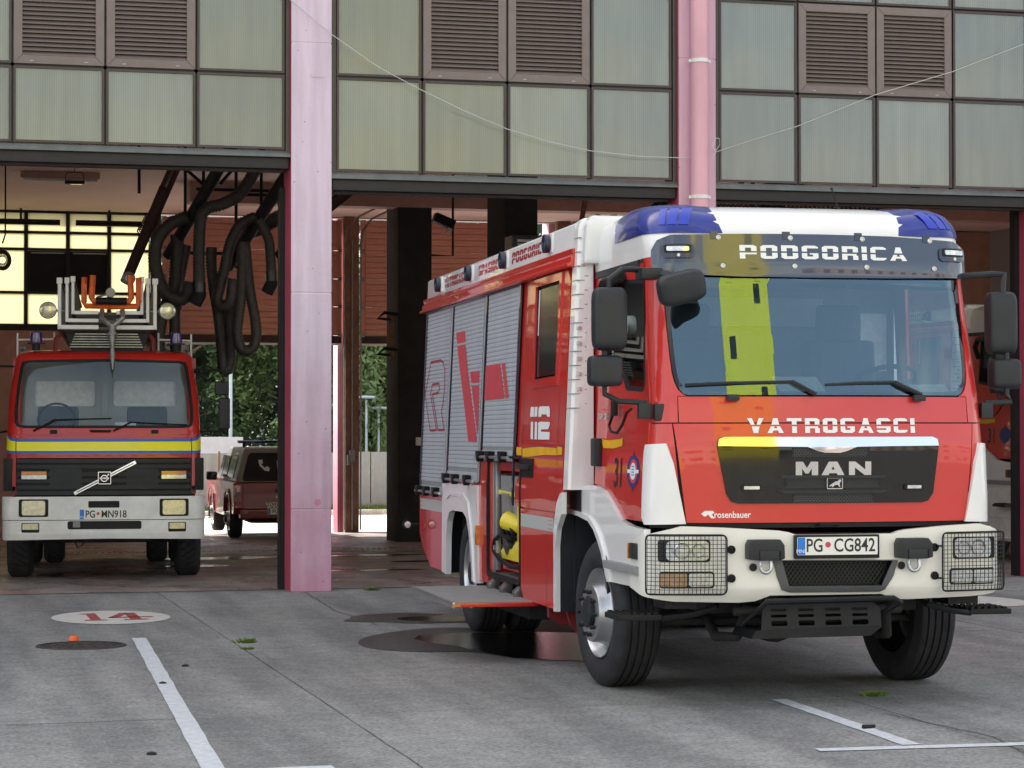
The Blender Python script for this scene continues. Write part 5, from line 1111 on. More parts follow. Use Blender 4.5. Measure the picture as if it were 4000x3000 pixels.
gear('spreader_tool', MB().prism([(2.15, .66), (2.85, .66), (2.9, .72), (2.7, .78), (2.5, .74), (2.3, .82), (2.12, .80)], 'x', -1.18, -1.02), 'yellow_paint', 'yellow hydraulic rescue tool lying at the bottom of the open locker', 'rescue tool', bevel=.015)
gear('floodlight_head', MB().cyl((-1.12, 2.35, .93), (-1.22, 2.48, .98), .06, .075, 16).box(-1.14, -1.04, 2.2, 2.4, .86, .96), 'yellow_paint', 'small yellow floodlight head leaning over the sockets in the open locker', 'floodlight', bevel=.01)
gear('black_hose', MB().tube([(-1.19, 2.10, .63), (-1.20, 2.4, .62), (-1.20, 2.85, .66), (-1.21, 3.02, .72), (-1.21, 2.98, .80), (-1.20, 2.80, .85), (-1.19, 2.4, .84)], .018, 8), 'black', 'looped black hose round the tool at the foot of the open locker', 'hose', smooth=True)
gear('red_toolbox', MB().box(-1.19, -.9, 2.08, 2.75, .585, .635), 'red_dull', 'flat red box under the yellow tool in the open locker', 'toolbox', bevel=.008)
# ================================================================ the old ladder truck in the first bay
LT = thing('ladder_truck', 'old red ladder truck with yellow and blue nose stripe parked inside the first bay', 'fire engine', (.34, 4.0, -.062), R(-5), 'fire engines')
VV = [(.5, -1.22), (.62, -1.25), (1.65, -1.25), (1.78, -1.21), (2.57, -.99), (2.62, -.93)]
VH = [(1.0, 1.10), (1.7, 1.095), (2.14, 1.075), (2.57, 1.00), (2.65, .97)]
def vf(a, z, t): u, v = wrap(a, interp(VH, z)-.16, .16, interp(VV, z), t, .05); return (u, v, z)
def vb(a, z, t): u, v = wrap(a, .98, .17, -1.29+.25*max(0, .56-z), t, .04); return (u, v, z)
def build_ladder_truck(F):
    P = lambda *a, **k: panel(*a, **k)
    wheel(F, -1.12, 0, .47, -1, w=.29, r=.47, lug=True, deep=True); wheel(F, 1.12, 0, .47, 1, w=.29, r=.47, lug=True, deep=True)
    for s in (-1, 1):
        wheel(F, s*1.12, 4.1, .47-.07, s, w=.27, r=.47, deep=True, lug=True); wheel(F, s*.82, 4.1, .47-.07, s, w=.27, r=.47, deep=True, lug=True)
    c = MB().box(-.42, .42, -1.0, 6.2, .50, .85).box(-.8, .8, -.07, .07, .40, .52).box(-.75, -.35, 1.5, 3.2, .38, .8).box(.35, .75, 1.5, 3.2, .38, .8).box(-1.0, 1.0, -1.1, .6, .80, 1.0)
    c.tube([(-.35, -1.1, .5), (-.30, -1.12, .40), (-.25, -1.1, .42), (-.2, -1.1, .52)], .01, 6).cyl((-.2, -1.05, .52), (.5, -1.0, .50), .05)
    c.build('chassis', 'under', F, bevel=.01)
    MB().prism([(-1.1, 1.5), (-1.1, 2.45), (-1.0, 2.62), (1.0, 2.62), (1.1, 2.45), (1.1, 1.5)], 'y', 1.4, 6.8).box(-1.12, 1.12, 1.4, 6.8, .7, 1.5).build('body', 'red_dark', F, bevel=.02)
    MB().box(-1.05, 1.05, -.9, .85, 1.0, 1.55).box(-1.06, -1.03, -.85, .8, 1.5, 1.80).box(1.03, 1.06, -.85, .8, 1.5, 1.8).build('cab_lower', 'red_dull', F)
    for s in (-1, 1): MB().prism([(-.92, 1.78), (-.72, 2.58), (.85, 2.58), (.85, 1.78), (.75, 1.78), (.72, 2.46), (-.62, 2.46), (-.78, 1.78)], 'x', s*1.0, s*1.05).build('door_frame', 'red_dull', F)
    # roof shell
    lv = [(2.545, 1.01, -.995), (2.60, 1.0, -.98), (2.64, .96, -.90), (2.665, .85, -.72), (2.675, .5, -.4)]; g = MB(); N = 40; pts = []
    for z, hw, v0 in lv:
        for i in range(N+1):
            a = -hw-.9+(2*hw+1.8)*i/N; u, v = wrap(a, hw-.18, .18, v0, 0, .05); pts.append((u, v, z))
    g.add(pts, [(j*(N+1)+i, j*(N+1)+i+1, (j+1)*(N+1)+i+1, (j+1)*(N+1)+i) for j in range(len(lv)-1) for i in range(N)]+[tuple((len(lv)-1)*(N+1)+i for i in range(N+1))])
    g.build('roof', 'red', F, True, ang=60)
    # windshield with pillars
    wo = [(.90, 1.765), (.985, 1.785), (1.01, 1.83), (1.015, 1.95), (.985, 2.25), (.955, 2.47), (.93, 2.53), (.86, 2.545), (0, 2.565)]; ol = [(-a, z) for a, z in wo[:-1]]+[(0, 2.565)]+wo[:-1][::-1]
    wi_ = [(.89, 1.795), (.965, 1.81), (.985, 1.84), (.988, 1.95), (.958, 2.25), (.93, 2.45), (.905, 2.50), (.85, 2.515), (0, 2.535)]; il = [(-a, z) for a, z in wi_[:-1]]+[(0, 2.535)]+wi_[:-1][::-1]
    hull = [(-1.16, 1.705), (1.16, 1.705), (1.15, 1.9), (1.12, 2.3), (1.06, 2.56), (-1.06, 2.56), (-1.12, 2.3), (-1.15, 1.9)]
    P('windshield_surround', [[(-1.2, 1.655), (1.2, 1.655), (1.18, 1.9), (1.15, 2.3), (1.09, 2.60), (-1.09, 2.60), (-1.15, 2.3), (-1.18, 1.9)], ol], vf, 'red', F, -.03, 0, .07, .08)
    P('windshield_seal', [ol, il], vf, 'black', F, -.02, .006, .07, .08); P('windshield', il, vf, 'windshield_old', F, None, -.004, .07, .08)
    for (p0, p1, p2) in (((-.80, 1.735), (-.55, 1.86), (.08, 1.875)), ((.10, 1.735), (.30, 1.83), (.94, 1.80))):
        MB().tube([vf(p0[0], p0[1], .02), vf(*p1, .02)], .010, 6).tube([vf(p0[0]+.05, p0[1]+.02, .02), vf(p1[0], p1[1]+.01, .015)], .006, 6).tube([vf(*p1, .015), vf(*p2, .012)], .008, 6).build('wiper', 'black', F, True)
    P('nose_panel', rect(-.985, .985, 1.425, 1.698), vf, 'red_dull', F, -.02, .004, .08, 0)
    for s in (-1, 1):
        P('corner_panel', [(s*a, z) for a, z in ((.992, 1.10), (.992, 1.695), (1.17, 1.695), (1.17, 1.10))], vf, 'red_dull', F, -.02, .002, .04, 0)
        for mt_, za, zb in (('stripe_blue', 1.477, 1.642), ('stripe_yellow', 1.505, 1.612)):
            P('corner_stripe', [(s*a, z) for a, z in ((.994, za), (.994, zb), (1.06, zb+.01), (1.11, zb+.045), (1.17, zb+.07), (1.17, za+.02), (1.08, za))], vf, mt_, F, None, .004 if mt_ == 'stripe_blue' else .0055, .04, 0)
        MB().box(min(s*1.02, s*1.13), max(s*1.02, s*1.13), -1.18, -.9, 1.05, 1.42).build('corner_guard', 'black', F, bevel=.015)
        P('vent', rrect(s*.57-.04, s*.57+.04, 1.705, 1.745, .006), vf, 'black', F, 0, .02, 0, 0)
    P('nose_stripe', rect(-.983, .983, 1.477, 1.642), vf, 'stripe_blue', F, None, .006, .08, 0); P('nose_stripe', rect(-.983, .983, 1.505, 1.609), vf, 'stripe_yellow', F, None, .0075, .08, 0)
    MB().tube([vf(-.16, 1.735, 0), vf(-.15, 1.735, .03), vf(.06, 1.735, .03), vf(.07, 1.735, 0)], .010, 6).build('nose_handle', 'black', F, True)
    gr = P('grille', rect(-.985, .985, 1.0, 1.415), vf, 'black', F, -.03, -.01, .08, 0)
    for i, z in enumerate((1.39, 1.325, 1.24, 1.165, 1.09, 1.025)): P('grille_slat', rect(-.98, .98, z-.022, z+.020), vf, 'black_plastic', gr, -.01, .012, .08, 0)
    for s in (-1, 1): P('grille_blank', rect(s*.43-.18, s*.43+.18, 1.10, 1.30), vf, 'black_plastic', gr, -.01, .007, .08, 0)
    for s in (-1, 1):
        x = s*.787; q = P('indicator', rrect(x-.155, x+.155, 1.172, 1.284, .012), vf, 'black', F, 0, .018, .08, 0)
        P('indicator_lens', rect(x-.14, x+.14, 1.232, 1.272), vf, 'amber', q, .01, .023, .08, 0); P('indicator_lens', rect(x-.14, x+.14, 1.184, 1.230), vf, 'lens', q, .01, .023, .08, 0)
    def bar(p, q, w, off, mt_):
        d = (Vector(q)-Vector(p)).normalized(); n = Vector((-d.y, d.x))*w; P('diagonal_bar', [tuple(Vector(p)-n), tuple(Vector(q)-n), tuple(Vector(q)+n), tuple(Vector(p)+n)], vf, mt_, gr, off-.012, off, .1, 0)
    bar((-.335, 1.02), (.353, 1.376), .019, .035, 'chrome'); bar((-.31, 1.033), (.33, 1.364), .0045, .037, 'black')
    bd = P('badge', rrect(-.070, .077, 1.125, 1.268, .008), vf, 'chrome', gr, .02, .042, .1, 0); P('badge_field', rrect(-.062, .069, 1.133, 1.260, .006), vf, 'black', bd, None, .0435, 0, 0)
    P('badge_ring', [disc(.0, 1.192, .040), disc(.0, 1.192, .030)[::-1]], vf, 'chrome', bd, None, .045, 0, 0); P('badge_arrow', [(.028, 1.220), (.046, 1.236), (.032, 1.240), (.052, 1.246), (.056, 1.226), (.050, 1.232), (.034, 1.214)], vf, 'chrome', bd, None, .045, 0, 0)
    P('badge_band', rect(-.050, .052, 1.184, 1.202), vf, 'chrome', bd, None, .046, 0, 0); text_on('badge_text', 'VOLVO', .021, vf, .001, 1.1925, 'black', bd, 1.3, .0004, .047)
    # bumper
    bu = P('bumper', [[(-1.75, .722), (-1.75, .97), (-1.15, .985), (1.15, .985), (1.75, .97), (1.75, .722)], rrect(-.178, .172, .857, .934, .012)], vb, 'white_worn', F, -.04, 0, .06, .1, True, 40)
    P('bumper_apron', [[(-1.75, .714), (1.75, .714), (1.7, .54), (1.14, .49), (.6, .498), (0, .505), (-.6, .498), (-1.14, .49), (-1.7, .54)], rrect(-.41, .42, .612, .706, .02), rrect(-.925, -.725, .577, .688, .012), rrect(.724, .926, .577, .688, .012)], vb, 'white_worn', F, -.04, -.006, .06, .1, True, 40)
    P('bumper_back', rect(-1.0, 1.0, .56, .94), vb, 'black', F, None, -.035, .1, 0)
    for s in (-1, 1):
        x = s*.79; h = P('headlight', rrect(x-.165, x+.165, .757, .957, .02), vb, 'black', bu, -.01, .006, .06, 0)
        P('headlight_lens', rrect(x-.130, x+.130, .775, .940, .025), vb, 'lens_yellow', h, 0, .016, .06, 0)
        P('fog_lens', rrect(x+s*.035-.088, x+s*.035+.088, .612, .680, .008), vb, 'lens_yellow', bu, -.03, .002, 0, 0)
        for z in (.93, .82): P('bumper_plug', disc(s*.43, z, .021, 14), vb, 'white_worn', bu, 0, .004, 0, 0)
    P('intake_lamp', rect(-.35, -.27, .635, .70), vb, 'mid_grey', bu, -.03, -.01, 0, 0)
    pl = P('number_plate', rrect(-.277, .266, .725, .841, .006), vb, 'plate_white', bu, 0, .012, 0, 0); P('country_band', rect(-.273, -.226, .729, .837), vb, 'plate_blue', pl, None, .0128, 0, 0)
    text_on('plate_text', 'MNE', .032, vb, -.249, .752, 'print_white', pl, 1, 0, .0135); text_on('plate_text', 'PG', .115, vb, -.155, .782, 'print_black', pl, .8, .0015, .0132); text_on('plate_text', 'MN918', .115, vb, .110, .782, 'print_black', pl, .82, .0015, .0132); P('plate_seal', disc(-.068, .792, .017), vb, 'decal_red', pl, None, .0132, 0, 0)
    # mirrors
    MB().tube([(1.02, -1.0, 2.44), (1.30, -1.10, 2.44), (1.35, -1.12, 2.42), (1.36, -1.12, 2.30)], .012, 6).tube([(1.36, -1.12, 1.78), (1.33, -1.12, 1.74), (1.09, -1.0, 1.72)], .012, 6).build('mirror_arm', 'black', F, True)
    MB().box(1.255, 1.420, -1.16, -1.09, 2.145, 2.30).build('mirror', 'black_plastic', F, bevel=.03, seg=3); MB().box(1.298, 1.432, -1.16, -1.08, 1.75, 2.115).build('mirror', 'black_plastic', F, bevel=.035, seg=3)
    MB().tube([(1.03, -.95, 2.42), (1.12, -1.05, 2.36), (1.18, -1.08, 2.31)], .018, 6).build('ramp_mirror', 'black', F, True)
    MB().tube([(-1.02, -1.0, 2.47), (-1.4, -1.10, 2.48)], .012, 6).tube([(-1.09, -1.0, 1.73), (-1.4, -1.1, 1.68)], .012, 6).build('mirror_arm', 'black', F, True)
    MB().box(-1.55, -1.40, -1.16, -1.09, 1.8, 2.4).build('mirror', 'black_plastic', F, bevel=.03, seg=3)
    # inside the cab
    bk = P('cab_back', [rect(-1.03, 1.03, 1.5, 2.58), rrect(-.86, -.12, 2.03, 2.34, .04), rrect(.10, .87, 2.03, 2.34, .04)], lambda a, z, t: (a, .80+t, z), 'cab_light', F, 0, .02, 0, 0)
    for a0, a1 in ((-.86, -.12), (.10, .87)): P('rear_pane', rrect(a0, a1, 2.03, 2.34, .04), lambda a, z, t: (a, .84+t, z), 'paper', bk, None, 0, 0, 0)
    MB().box(-.04, .03, .72, .79, 1.5, 2.55).build('centre_post', 'cab_light', F); MB().box(-.95, .95, -1.0, -.75, 1.55, 1.76).build('dashboard', 'cab_grey', F, bevel=.04)
    sw = MB(); ct = Vector((-.55, -.68, 1.86)); sw.tube([ct+Vector((.21*math.cos(t), .09*math.sin(t), .19*math.sin(t))) for t in [math.tau*i/24 for i in range(25)]], .014, 6); sw.build('steering_wheel', 'black', F, True)
    for u in (-.55, .5): MB().box(u-.24, u+.24, .1, .26, 1.5, 2.02).build('seat', 'seat', F, bevel=.05)
    MB().box(.12, .36, -.96, -.95, 1.77, 1.83).build('map_sheet', 'paper', F)
    # beacons, roof rails
    for s in (-1, 1):
        x = s*.80+.02; b = MB().cyl((x, -.85, 2.66), (x, -.85, 2.75), .045).box(x-.10, x+.10, -.90, -.80, 2.735, 2.75).build('beacon_base', 'black', F); MB().lathe([(.068, 2.75), (.070, 2.80), (.063, 2.865), (.045, 2.878), (0, 2.88)], (x, -.85, 0), 'z', 20).build('beacon', 'violet_lens', b, True)
        MB().tube([(s*.60+.02, -.6, 2.62), (s*.60+.02, -.6, 2.88)], .012, 6).tube([(s*1.0, -.6, 2.55), (s*1.0, -.6, 2.87)], .012, 6).tube([(s*.60+.02, -.6, 2.80), (s*1.0, -.6, 2.79)], .012, 6).build('rail_frame', 'white_worn', F, True)
        MB().lathe([(.035, 0), (.035, -.03), (0, -.04)], (s*.93, -.9, 2.68), 'y', 14).build('small_horn', 'duct', F, True)
        xs = -.643 if s < 0 else .715; sp = MB().lathe([(.098, -.05), (.100, -.02), (.085, .05), (.03, .09), (0, .09)], (xs, -.95, 3.12), 'y', 24).tube([(xs, -.88, 3.12), (s*.46, -.85, 3.12)], .012, 6).build('spotlight', 'alu', F, True)
        MB().lathe([(.092, -.045), (.06, -.058), (0, -.06)], (xs, -.95, 3.12), 'y', 24).build('spotlight_lens', 'lens_yellow', sp, True)
        MB().tube([(s*.50, -.7, 2.86), (s*.56, -.72, 2.80), (s*.57, -.72, 2.62)], .028, 6).build('ladder_rest', 'red_dark', F, True)
    ld = MB(); lr = MB()
    for hw, z0, zt, th, v0 in ((.545, 2.905, 3.50, .042, -.92), (.460, 2.985, 3.50, .036, -.95), (.392, 3.075, 3.515, .036, -.98)):
        for s in (-1, 1):
            ld.box(s*hw-th/2+.03, s*hw+th/2+.03, v0, v0+.05, z0, zt); ld.box(min(s*.10, s*hw)+.03, max(s*.10, s*hw)+.03, v0, v0+.05, z0, z0+th*1.2); ld.box(s*hw-th*.8+.03, s*hw+th*.8+.03, v0-.01, v0+.05, zt-.07, zt)
            lr.box(s*hw-th/2+.03, s*hw+th/2+.03, v0+.05, 5.5, z0, z0+.05); lr.box(s*hw-th/2+.03, s*hw+th/2+.03, v0+.05, 5.5, zt-.05, zt-.03)
            for i in range(10): lr.box(s*hw-.012+.03, s*hw+.012+.03, v0+.5+i*.55, v0+.53+i*.55, z0, zt-.04)
        for i in range(16): lr.box(-hw+.03, hw+.03, v0+.3+i*.33, v0+.33+i*.33, z0+.01, z0+.04)
    ld.build('ladder_head', 'white', F, bevel=.005, seg=1); lr.build('ladder', 'duct', F)  # rails behind the white head are dark, their shade put into the colour
    MB().prism([(-.45, 2.88), (.51, 2.88), (.44, 2.66), (-.38, 2.66)], 'y', -.75, 5).build('ladder_bed', 'black', F)
    lb = MB()
    for i in range(6): lb.box(-.40+.012*i, .44-.012*i, -.80, -.755, 2.70+.03*i, 2.712+.03*i)
    lb.build('bed_grille', 'steel', F)
    oc = MB()
    for s in (-1, 1):
        oc.tube([(.075+s*.31, -1.0, 3.50), (.075+s*.31, -1.02, 3.22), (.075+s*.29, -1.02, 3.17), (.075, -1.02, 3.165)], .034, 6).tube([(.075+s*.21, -1.1, 3.52), (.075+s*.225, -1.1, 3.26), (.075+s*.20, -1.1, 3.225), (.075+s*.13, -1.1, 3.225)], .036, 6); oc.box(.075+s*.31-.03, .075+s*.31+.03, -1.04, -.98, 3.24, 3.42)
    oc.build('ladder_cage', 'orange_paint', F, True)
    MB().cyl((-.10, -1.1, 3.225), (.25, -1.1, 3.225), .042, n=16).build('cage_roller', 'black', F, True)
    MB().lathe([(.075, -.02), (.08, 0), (.055, .02), (.04, 0), (0, 0)], (.27, -.9, 3.50), 'y', 20).cyl((.065, -.98, 3.33), (.065, -.86, 3.33), .055, .055, 18).tube([(.065, -.9, 3.33), (-.10, -.9, 3.27)], .012, 6).build('pulley', 'alu_dirty', F, True)
    MB().tube([(-.03, -1.0, 3.12), (-.035, -1.08, 3.03), (.085, -1.10, 2.93)], .03, 10).tube([(.20, -1.0, 3.12), (.205, -1.08, 3.03), (.085, -1.10, 2.93)], .03, 10).tube([(.085, -1.10, 2.95), (.085, -1.12, 2.80), (.087, -1.14, 2.70), (.088, -1.16, 2.60), (.09, -1.18, 2.43)], .04, 12, rf=lambda i: (.040, .036, .020, .032, .006)[i]).cyl((.085, -1.10, 2.86), (.085, -1.11, 2.82), .055, n=14).build('water_nozzle', 'alu_dirty', F, True)
build_ladder_truck(LT)
# ================================================================ pickup at the rear opening
PK = thing('pickup_truck', 'dark red pickup with grey canopy standing at the rear opening of the first bay', 'pickup', (4.46, 16.6, -.295), R(-1.6))
PK.scale = (.9, .9, .9)
def build_pickup(F):
    for s in (-1, 1):
        for y in (1.15, 4.35): wheel(F, s*.90, y, .38, s, w=.25, r=.385)
    MB().prism([(.0, .62), (.02, 1.10), (.06, 1.13), (3.5, 1.13), (5.15, 1.05), (5.3, .95), (5.32, .55), (4.9, .45), (4.82, .72), (4.6, .86), (4.1, .86), (3.88, .72), (3.8, .42), (1.7, .42), (1.62, .72), (1.4, .86), (.9, .86), (.68, .72), (.62, .50), (.15, .50)], 'x', -.925, .925).build('body', 'pickup_red', F, bevel=.05, seg=3)
    MB().box(-.80, .80, -.03, .3, .42, .60).build('rear_bumper', 'red_dark', F, bevel=.03); MB().box(-.55, .55, .3, 5.0, .32, .5).box(-.1, .1, -.05, .3, .33, .42).cyl((-.4, .9, .36), (.4, .9, .36), .07).build('chassis', 'under', F)
    def tub(z0, z1, a, b_): # tapered glass house, (x half, y front, y rear) at both heights
        return MB().add([(-a[0], a[2], z0), (a[0], a[2], z0), (a[0], a[1], z0), (-a[0], a[1], z0), (-b_[0], b_[2], z1), (b_[0], b_[2], z1), (b_[0], b_[1], z1), (-b_[0], b_[1], z1)], [(0, 3, 2, 1), (4, 5, 6, 7), (0, 1, 5, 4), (1, 2, 6, 5), (2, 3, 7, 6), (3, 0, 4, 7)])
    tub(1.13, 1.80, (.87, 3.9, .06), (.68, 2.9, .34)).build('canopy', 'canopy_grey', F, bevel=.07, seg=4)
    RG = lambda x, z, t: (x, .06+.28*(z-1.13)/.67-.012-t, z)
    rw = panel('rear_window', rrect(-.76, .76, 1.15, 1.70, .08), lambda x, z, t: RG(x*(1-.21*(z-1.15)/.55), z, t), 'window_dark', F, -.01, .01, 0, 0)
    for s in (-1, 1):
        for (y0, y1) in ((.75, 1.75), (1.95, 2.75), (2.85, 3.4)):
            SG = lambda y, z, t, s=s: (s*(.87-.19*(z-1.13)/.67+.012+t), y+(.28-.1)*(z-1.13)/.67, z); panel('side_window', rect(y0, y1, 1.2, 1.62), SG, 'window_dark', F, -.01, .003, 0, 0)
        tl = MB().box(s*.86-.065, s*.86+.065, -.01, .08, .66, 1.08).build('tail_light', 'tail_red', F, bevel=.02); MB().box(s*.855-.05, s*.855+.05, -.02, 0, .86, .94).box(s*.855-.05, s*.855+.05, -.02, 0, .74, .82).build('reverse_lens', 'mid_grey', tl, bevel=.01)
        MB().box(s*1.03-.11, s*1.03+.11, 3.15, 3.35, 1.10, 1.28).build('door_mirror', 'black_gloss', F, bevel=.05, seg=3)
        MB().prism([(3.6, .45), (3.75, .80), (4.05, .98), (4.6, .98), (4.95, .80), (5.0, .6), (4.9, .6), (4.82, .76), (4.6, .90), (4.1, .90), (3.86, .76), (3.75, .45)], 'x', s*.92, s*.95).prism([(.45, .5), (.55, .80), (.85, .98), (1.4, .98), (1.72, .80), (1.8, .5), (1.7, .5), (1.62, .76), (1.4, .90), (.9, .90), (.68, .76), (.6, .5)], 'x', s*.92, s*.95).build('wheel_flare', 'red_dark', F, bevel=.01)
    TG = lambda x, z, t: (x, -.005-t, z)
    tg = panel('tailgate', rrect(-.74, .74, .62, 1.10, .03), TG, 'pickup_red', F, -.03, .012, .3, 0)
    panel('tailgate_recess', rrect(-.12, .12, .92, 1.0, .02), TG, 'black', tg, None, .014, 0, 0); panel('tailgate_badge', disc(.0, .84, .10, 20, .035), TG, 'chrome', tg, None, .016, 0, 0); panel('badge_oval', disc(.0, .84, .09, 20, .028), TG, 'badge_blue', tg, None, .017, 0, 0)
    text_on('lettering', 'VATROGASCI', .085, TG, .02, .70, 'plate_white', tg, 1.25, .002, .0155); text_on('lettering', 'PODGORICA', .085, TG, .02, .635, 'plate_white', tg, 1.15, .002, .0155)
    text_on('lettering', '112', .24, lambda a, b, t: RG(a, b, t), .08, 1.45, 'plate_white', rw, 1, .003, .014)
    panel('phone_symbol', [(-.42, 1.56), (-.34, 1.57), (-.33, 1.50), (-.37, 1.48), (-.30, 1.41), (-.25, 1.44), (-.20, 1.40), (-.22, 1.34), (-.30, 1.35), (-.40, 1.45)], RG, 'plate_white', rw, None, .013, 0, 0)
    pl = panel('number_plate', rrect(-.26, .26, .50, .61, .005), lambda x, z, t: (x, -.04-t, z), 'plate_white', F, -.01, .003, 0, 0); panel('country_band', rect(-.257, -.21, .503, .607), lambda x, z, t: (x, -.04-t, z), 'plate_blue', pl, None, .004, 0, 0); text_on('plate_text', 'PG CG', .11, lambda x, z, t: (x, -.04-t, z), -.03, .555, 'print_black', pl, .9, .001, .0045)
    MB().box(-.70, .70, 1.2, 1.45, 1.88, 1.94).build('light_bar', 'blue_lens', F, bevel=.025); MB().box(-.25, .25, 1.19, 1.46, 1.885, 1.935).box(-.6, -.55, 1.3, 1.35, 1.78, 1.89).box(.55, .6, 1.3, 1.35, 1.78, 1.89).build('bar_mount', 'black', F)
    MB().cyl((0, 2.6, 1.8), (0, 2.9, 2.35), .008, .004, 6).build('antenna', 'black', F)
build_pickup(PK)
# ================================================================ a third engine far right, same make as the big one
T3 = dup_tree(FE); T3.name = 'fire_engine.001'; T3.matrix_world = Matrix.Translation((12.86, 4.05, -.06))
T3['label'] = 'red engine with white steps, mostly hidden behind the pillar beside the big one'
for x in [x for x in COL.objects if x.parent is T3]:
    if x.name.startswith('wheel') and x.type == 'EMPTY': x.scale = (1, 1.1, 1.1); x.location.z += .05
    else: x.location.z += .22
MB().box(-1.17, -1.10, -1.15, -.05, .30, .95).box(-1.2, -1.17, -1.12, -.08, .60, .635).box(-1.2, -1.17, -1.12, -.08, .33, .36).build('step_well', 'white_worn', T3, bevel=.02)
# ================================================================ exhaust hoses, ducts and rails under the ceiling
def ribbed_hose(name, pts, r, lab, cat='exhaust hose', mt='hose', nozzle=None, sub=10, grp='black exhaust hoses hanging from the ceiling'):
    P3 = [Vector(p) for p in pts]; out = []
    for i in range(len(P3)-1):
        p0, p1, p2, p3 = P3[max(i-1, 0)], P3[i], P3[i+1], P3[min(i+2, len(P3)-1)]
        k = max(2, int((p2-p1).length/.019))
        for j in range(k):
            t = j/k; out.append(.5*((2*p1)+(-p0+p2)*t+(2*p0-5*p1+4*p2-p3)*t*t+(-p0+3*p1-3*p2+p3)*t**3))
    out.append(P3[-1])
    o = MB().tube(out, r, 12, rf=lambda i: r*(1.0 if i % 2 else .82)).build(name, mt, None); me = o.data; me.polygons.foreach_set('use_smooth', [True]*len(me.polygons))
    tag(o, lab, cat, grp)
    if nozzle:
        p, d = out[-1], (out[-1]-out[-4]).normalized(); e = p+d*.12; f = e+(d+Vector((-.45, 0, 0))).normalized()*.16 if nozzle == 1 else e+(d+Vector((-.5, -.1, 0))).normalized()*.2
        MB().tube([p-d*.03, p, e], r*1.0, 14).build('hose_collar', 'duct', o, True); MB().tube([e-d*.01, e+d*.02, f], r*1.12, 14).build('hose_end', 'rubber', o, True)
    return o
Y7 = 7.0
H = lambda *q: [(a, Y7+dy, z) for a, z, dy in q]
ribbed_hose('exhaust_hose', H((2.75, 5.45, .3), (2.62, 5.2, .2), (2.40, 4.86, .1), (2.15, 4.70, 0), (1.95, 4.64, 0), (1.86, 4.52, 0), (1.83, 4.2, 0), (1.83, 3.62, 0)), .088, 'thick black hose coming down from the roof duct to a downward nozzle', nozzle=1)
ribbed_hose('exhaust_hose', H((1.72, 4.55, .4), (1.50, 4.45, .4), (1.33, 4.25, .4), (1.28, 4.0, .4), (1.32, 3.75, .4), (1.42, 3.52, .35), (1.58, 3.42, .3), (1.70, 3.48, .3), (1.75, 3.66, .3)), .095, 'black hose swung into a wide upturned hook left of the nozzle hose')
ribbed_hose('exhaust_hose', H((1.62, 4.3, .7), (1.58, 3.6, .7), (1.40, 3.2, .7), (1.36, 2.75, .7), (1.42, 2.35, .7)), .105, 'straight black hose hanging behind the ladder spotlight, left one of two')
ribbed_hose('exhaust_hose', H((1.75, 4.2, .8), (1.62, 3.5, .8), (1.60, 3.0, .8), (1.64, 2.35, .8)), .085, 'straight black hose hanging behind the ladder spotlight, right one of two')
ribbed_hose('exhaust_hose', H((1.60, 4.35, .9), (1.66, 3.9, .9), (1.64, 3.5, .9)), .07, 'short black hose half hidden by the nozzle hose', nozzle=2)
ribbed_hose('exhaust_hose', H((2.62, 4.55, .2), (2.42, 4.45, .2), (2.28, 4.2, .2), (2.20, 3.85, .2), (2.14, 3.60, .2), (2.10, 3.42, .2), (2.16, 3.33, .15), (2.26, 3.40, .1), (2.30, 3.7, .1)), .082, 'black hose bent back up in a short hook in the middle of the bundle')
ribbed_hose('exhaust_hose', H((2.06, 4.15, .5), (2.06, 3.9, .5), (2.10, 3.55, .5), (2.16, 3.2, .5), (2.20, 2.75, .5), (2.22, 2.50, .5), (2.26, 2.47, .5), (2.31, 2.56, .5), (2.32, 2.9, .5), (2.30, 3.4, .5)), .082, 'longest black hose, its narrow loop hanging lowest in front of the trees')
ribbed_hose('exhaust_hose', H((2.42, 4.2, .1), (2.42, 3.8, .1), (2.40, 3.4, .1), (2.36, 3.05, .1), (2.37, 2.86, .1), (2.44, 2.74, .1), (2.55, 2.76, .1), (2.61, 2.90, .1), (2.60, 3.15, .1), (2.52, 3.6, .1), (2.46, 4.2, .1)), .080, 'black hose ending in a broad round loop beside the pink pillar')
ribbed_hose('exhaust_hose', H((2.62, 4.50, .0), (2.76, 4.25, 0), (2.79, 4.0, 0), (2.80, 3.78, 0)), .074, 'short black hose with bent nozzle beside the pillar edge', nozzle=1)
def pipe(name, pts, r, mt, lab, cat, n=14, **k): return tag(MB().tube(pts, r, n).build(name, mt, None, True), lab, cat, **k)
pipe('exhaust_duct', H((2.25, 5.50, -.4), (1.52, 4.05, .9)), .085, 'duct', 'grey metal duct slanting down through the hose bundle', 'duct')
pipe('exhaust_duct', H((2.98, 5.12, -.4), (2.34, 3.92, .9)), .085, 'duct', 'grey metal duct slanting down behind the pink pillar', 'duct')
pipe('exhaust_duct', [(2.5, 8, 4.36), (2.75, 8.1, 4.45), (3.25, 8.3, 4.72)], .11, 'duct', 'fat short duct elbow under the ribbed hose', 'duct')
def coil(name, p0, p1, r, turns, w, mt, lab):
    a, b = Vector(p0), Vector(p1); d = (b-a).normalized(); u = d.orthogonal().normalized(); v = d.cross(u); n = turns*10
    return tag(MB().tube([a+(b-a)*i/n+(u*math.cos(math.tau*i/10)+v*math.sin(math.tau*i/10))*r for i in range(n+1)], w, 5).build(name, mt, None, True), lab, 'door spring', 'coil springs of the roller doors')
coil('door_spring', (1.58, 6.8, 5.38), (1.22, 7.4, 4.45), .075, 44, .010, 'rust_dark', 'brown coiled spring slanting beside the ladder truck')
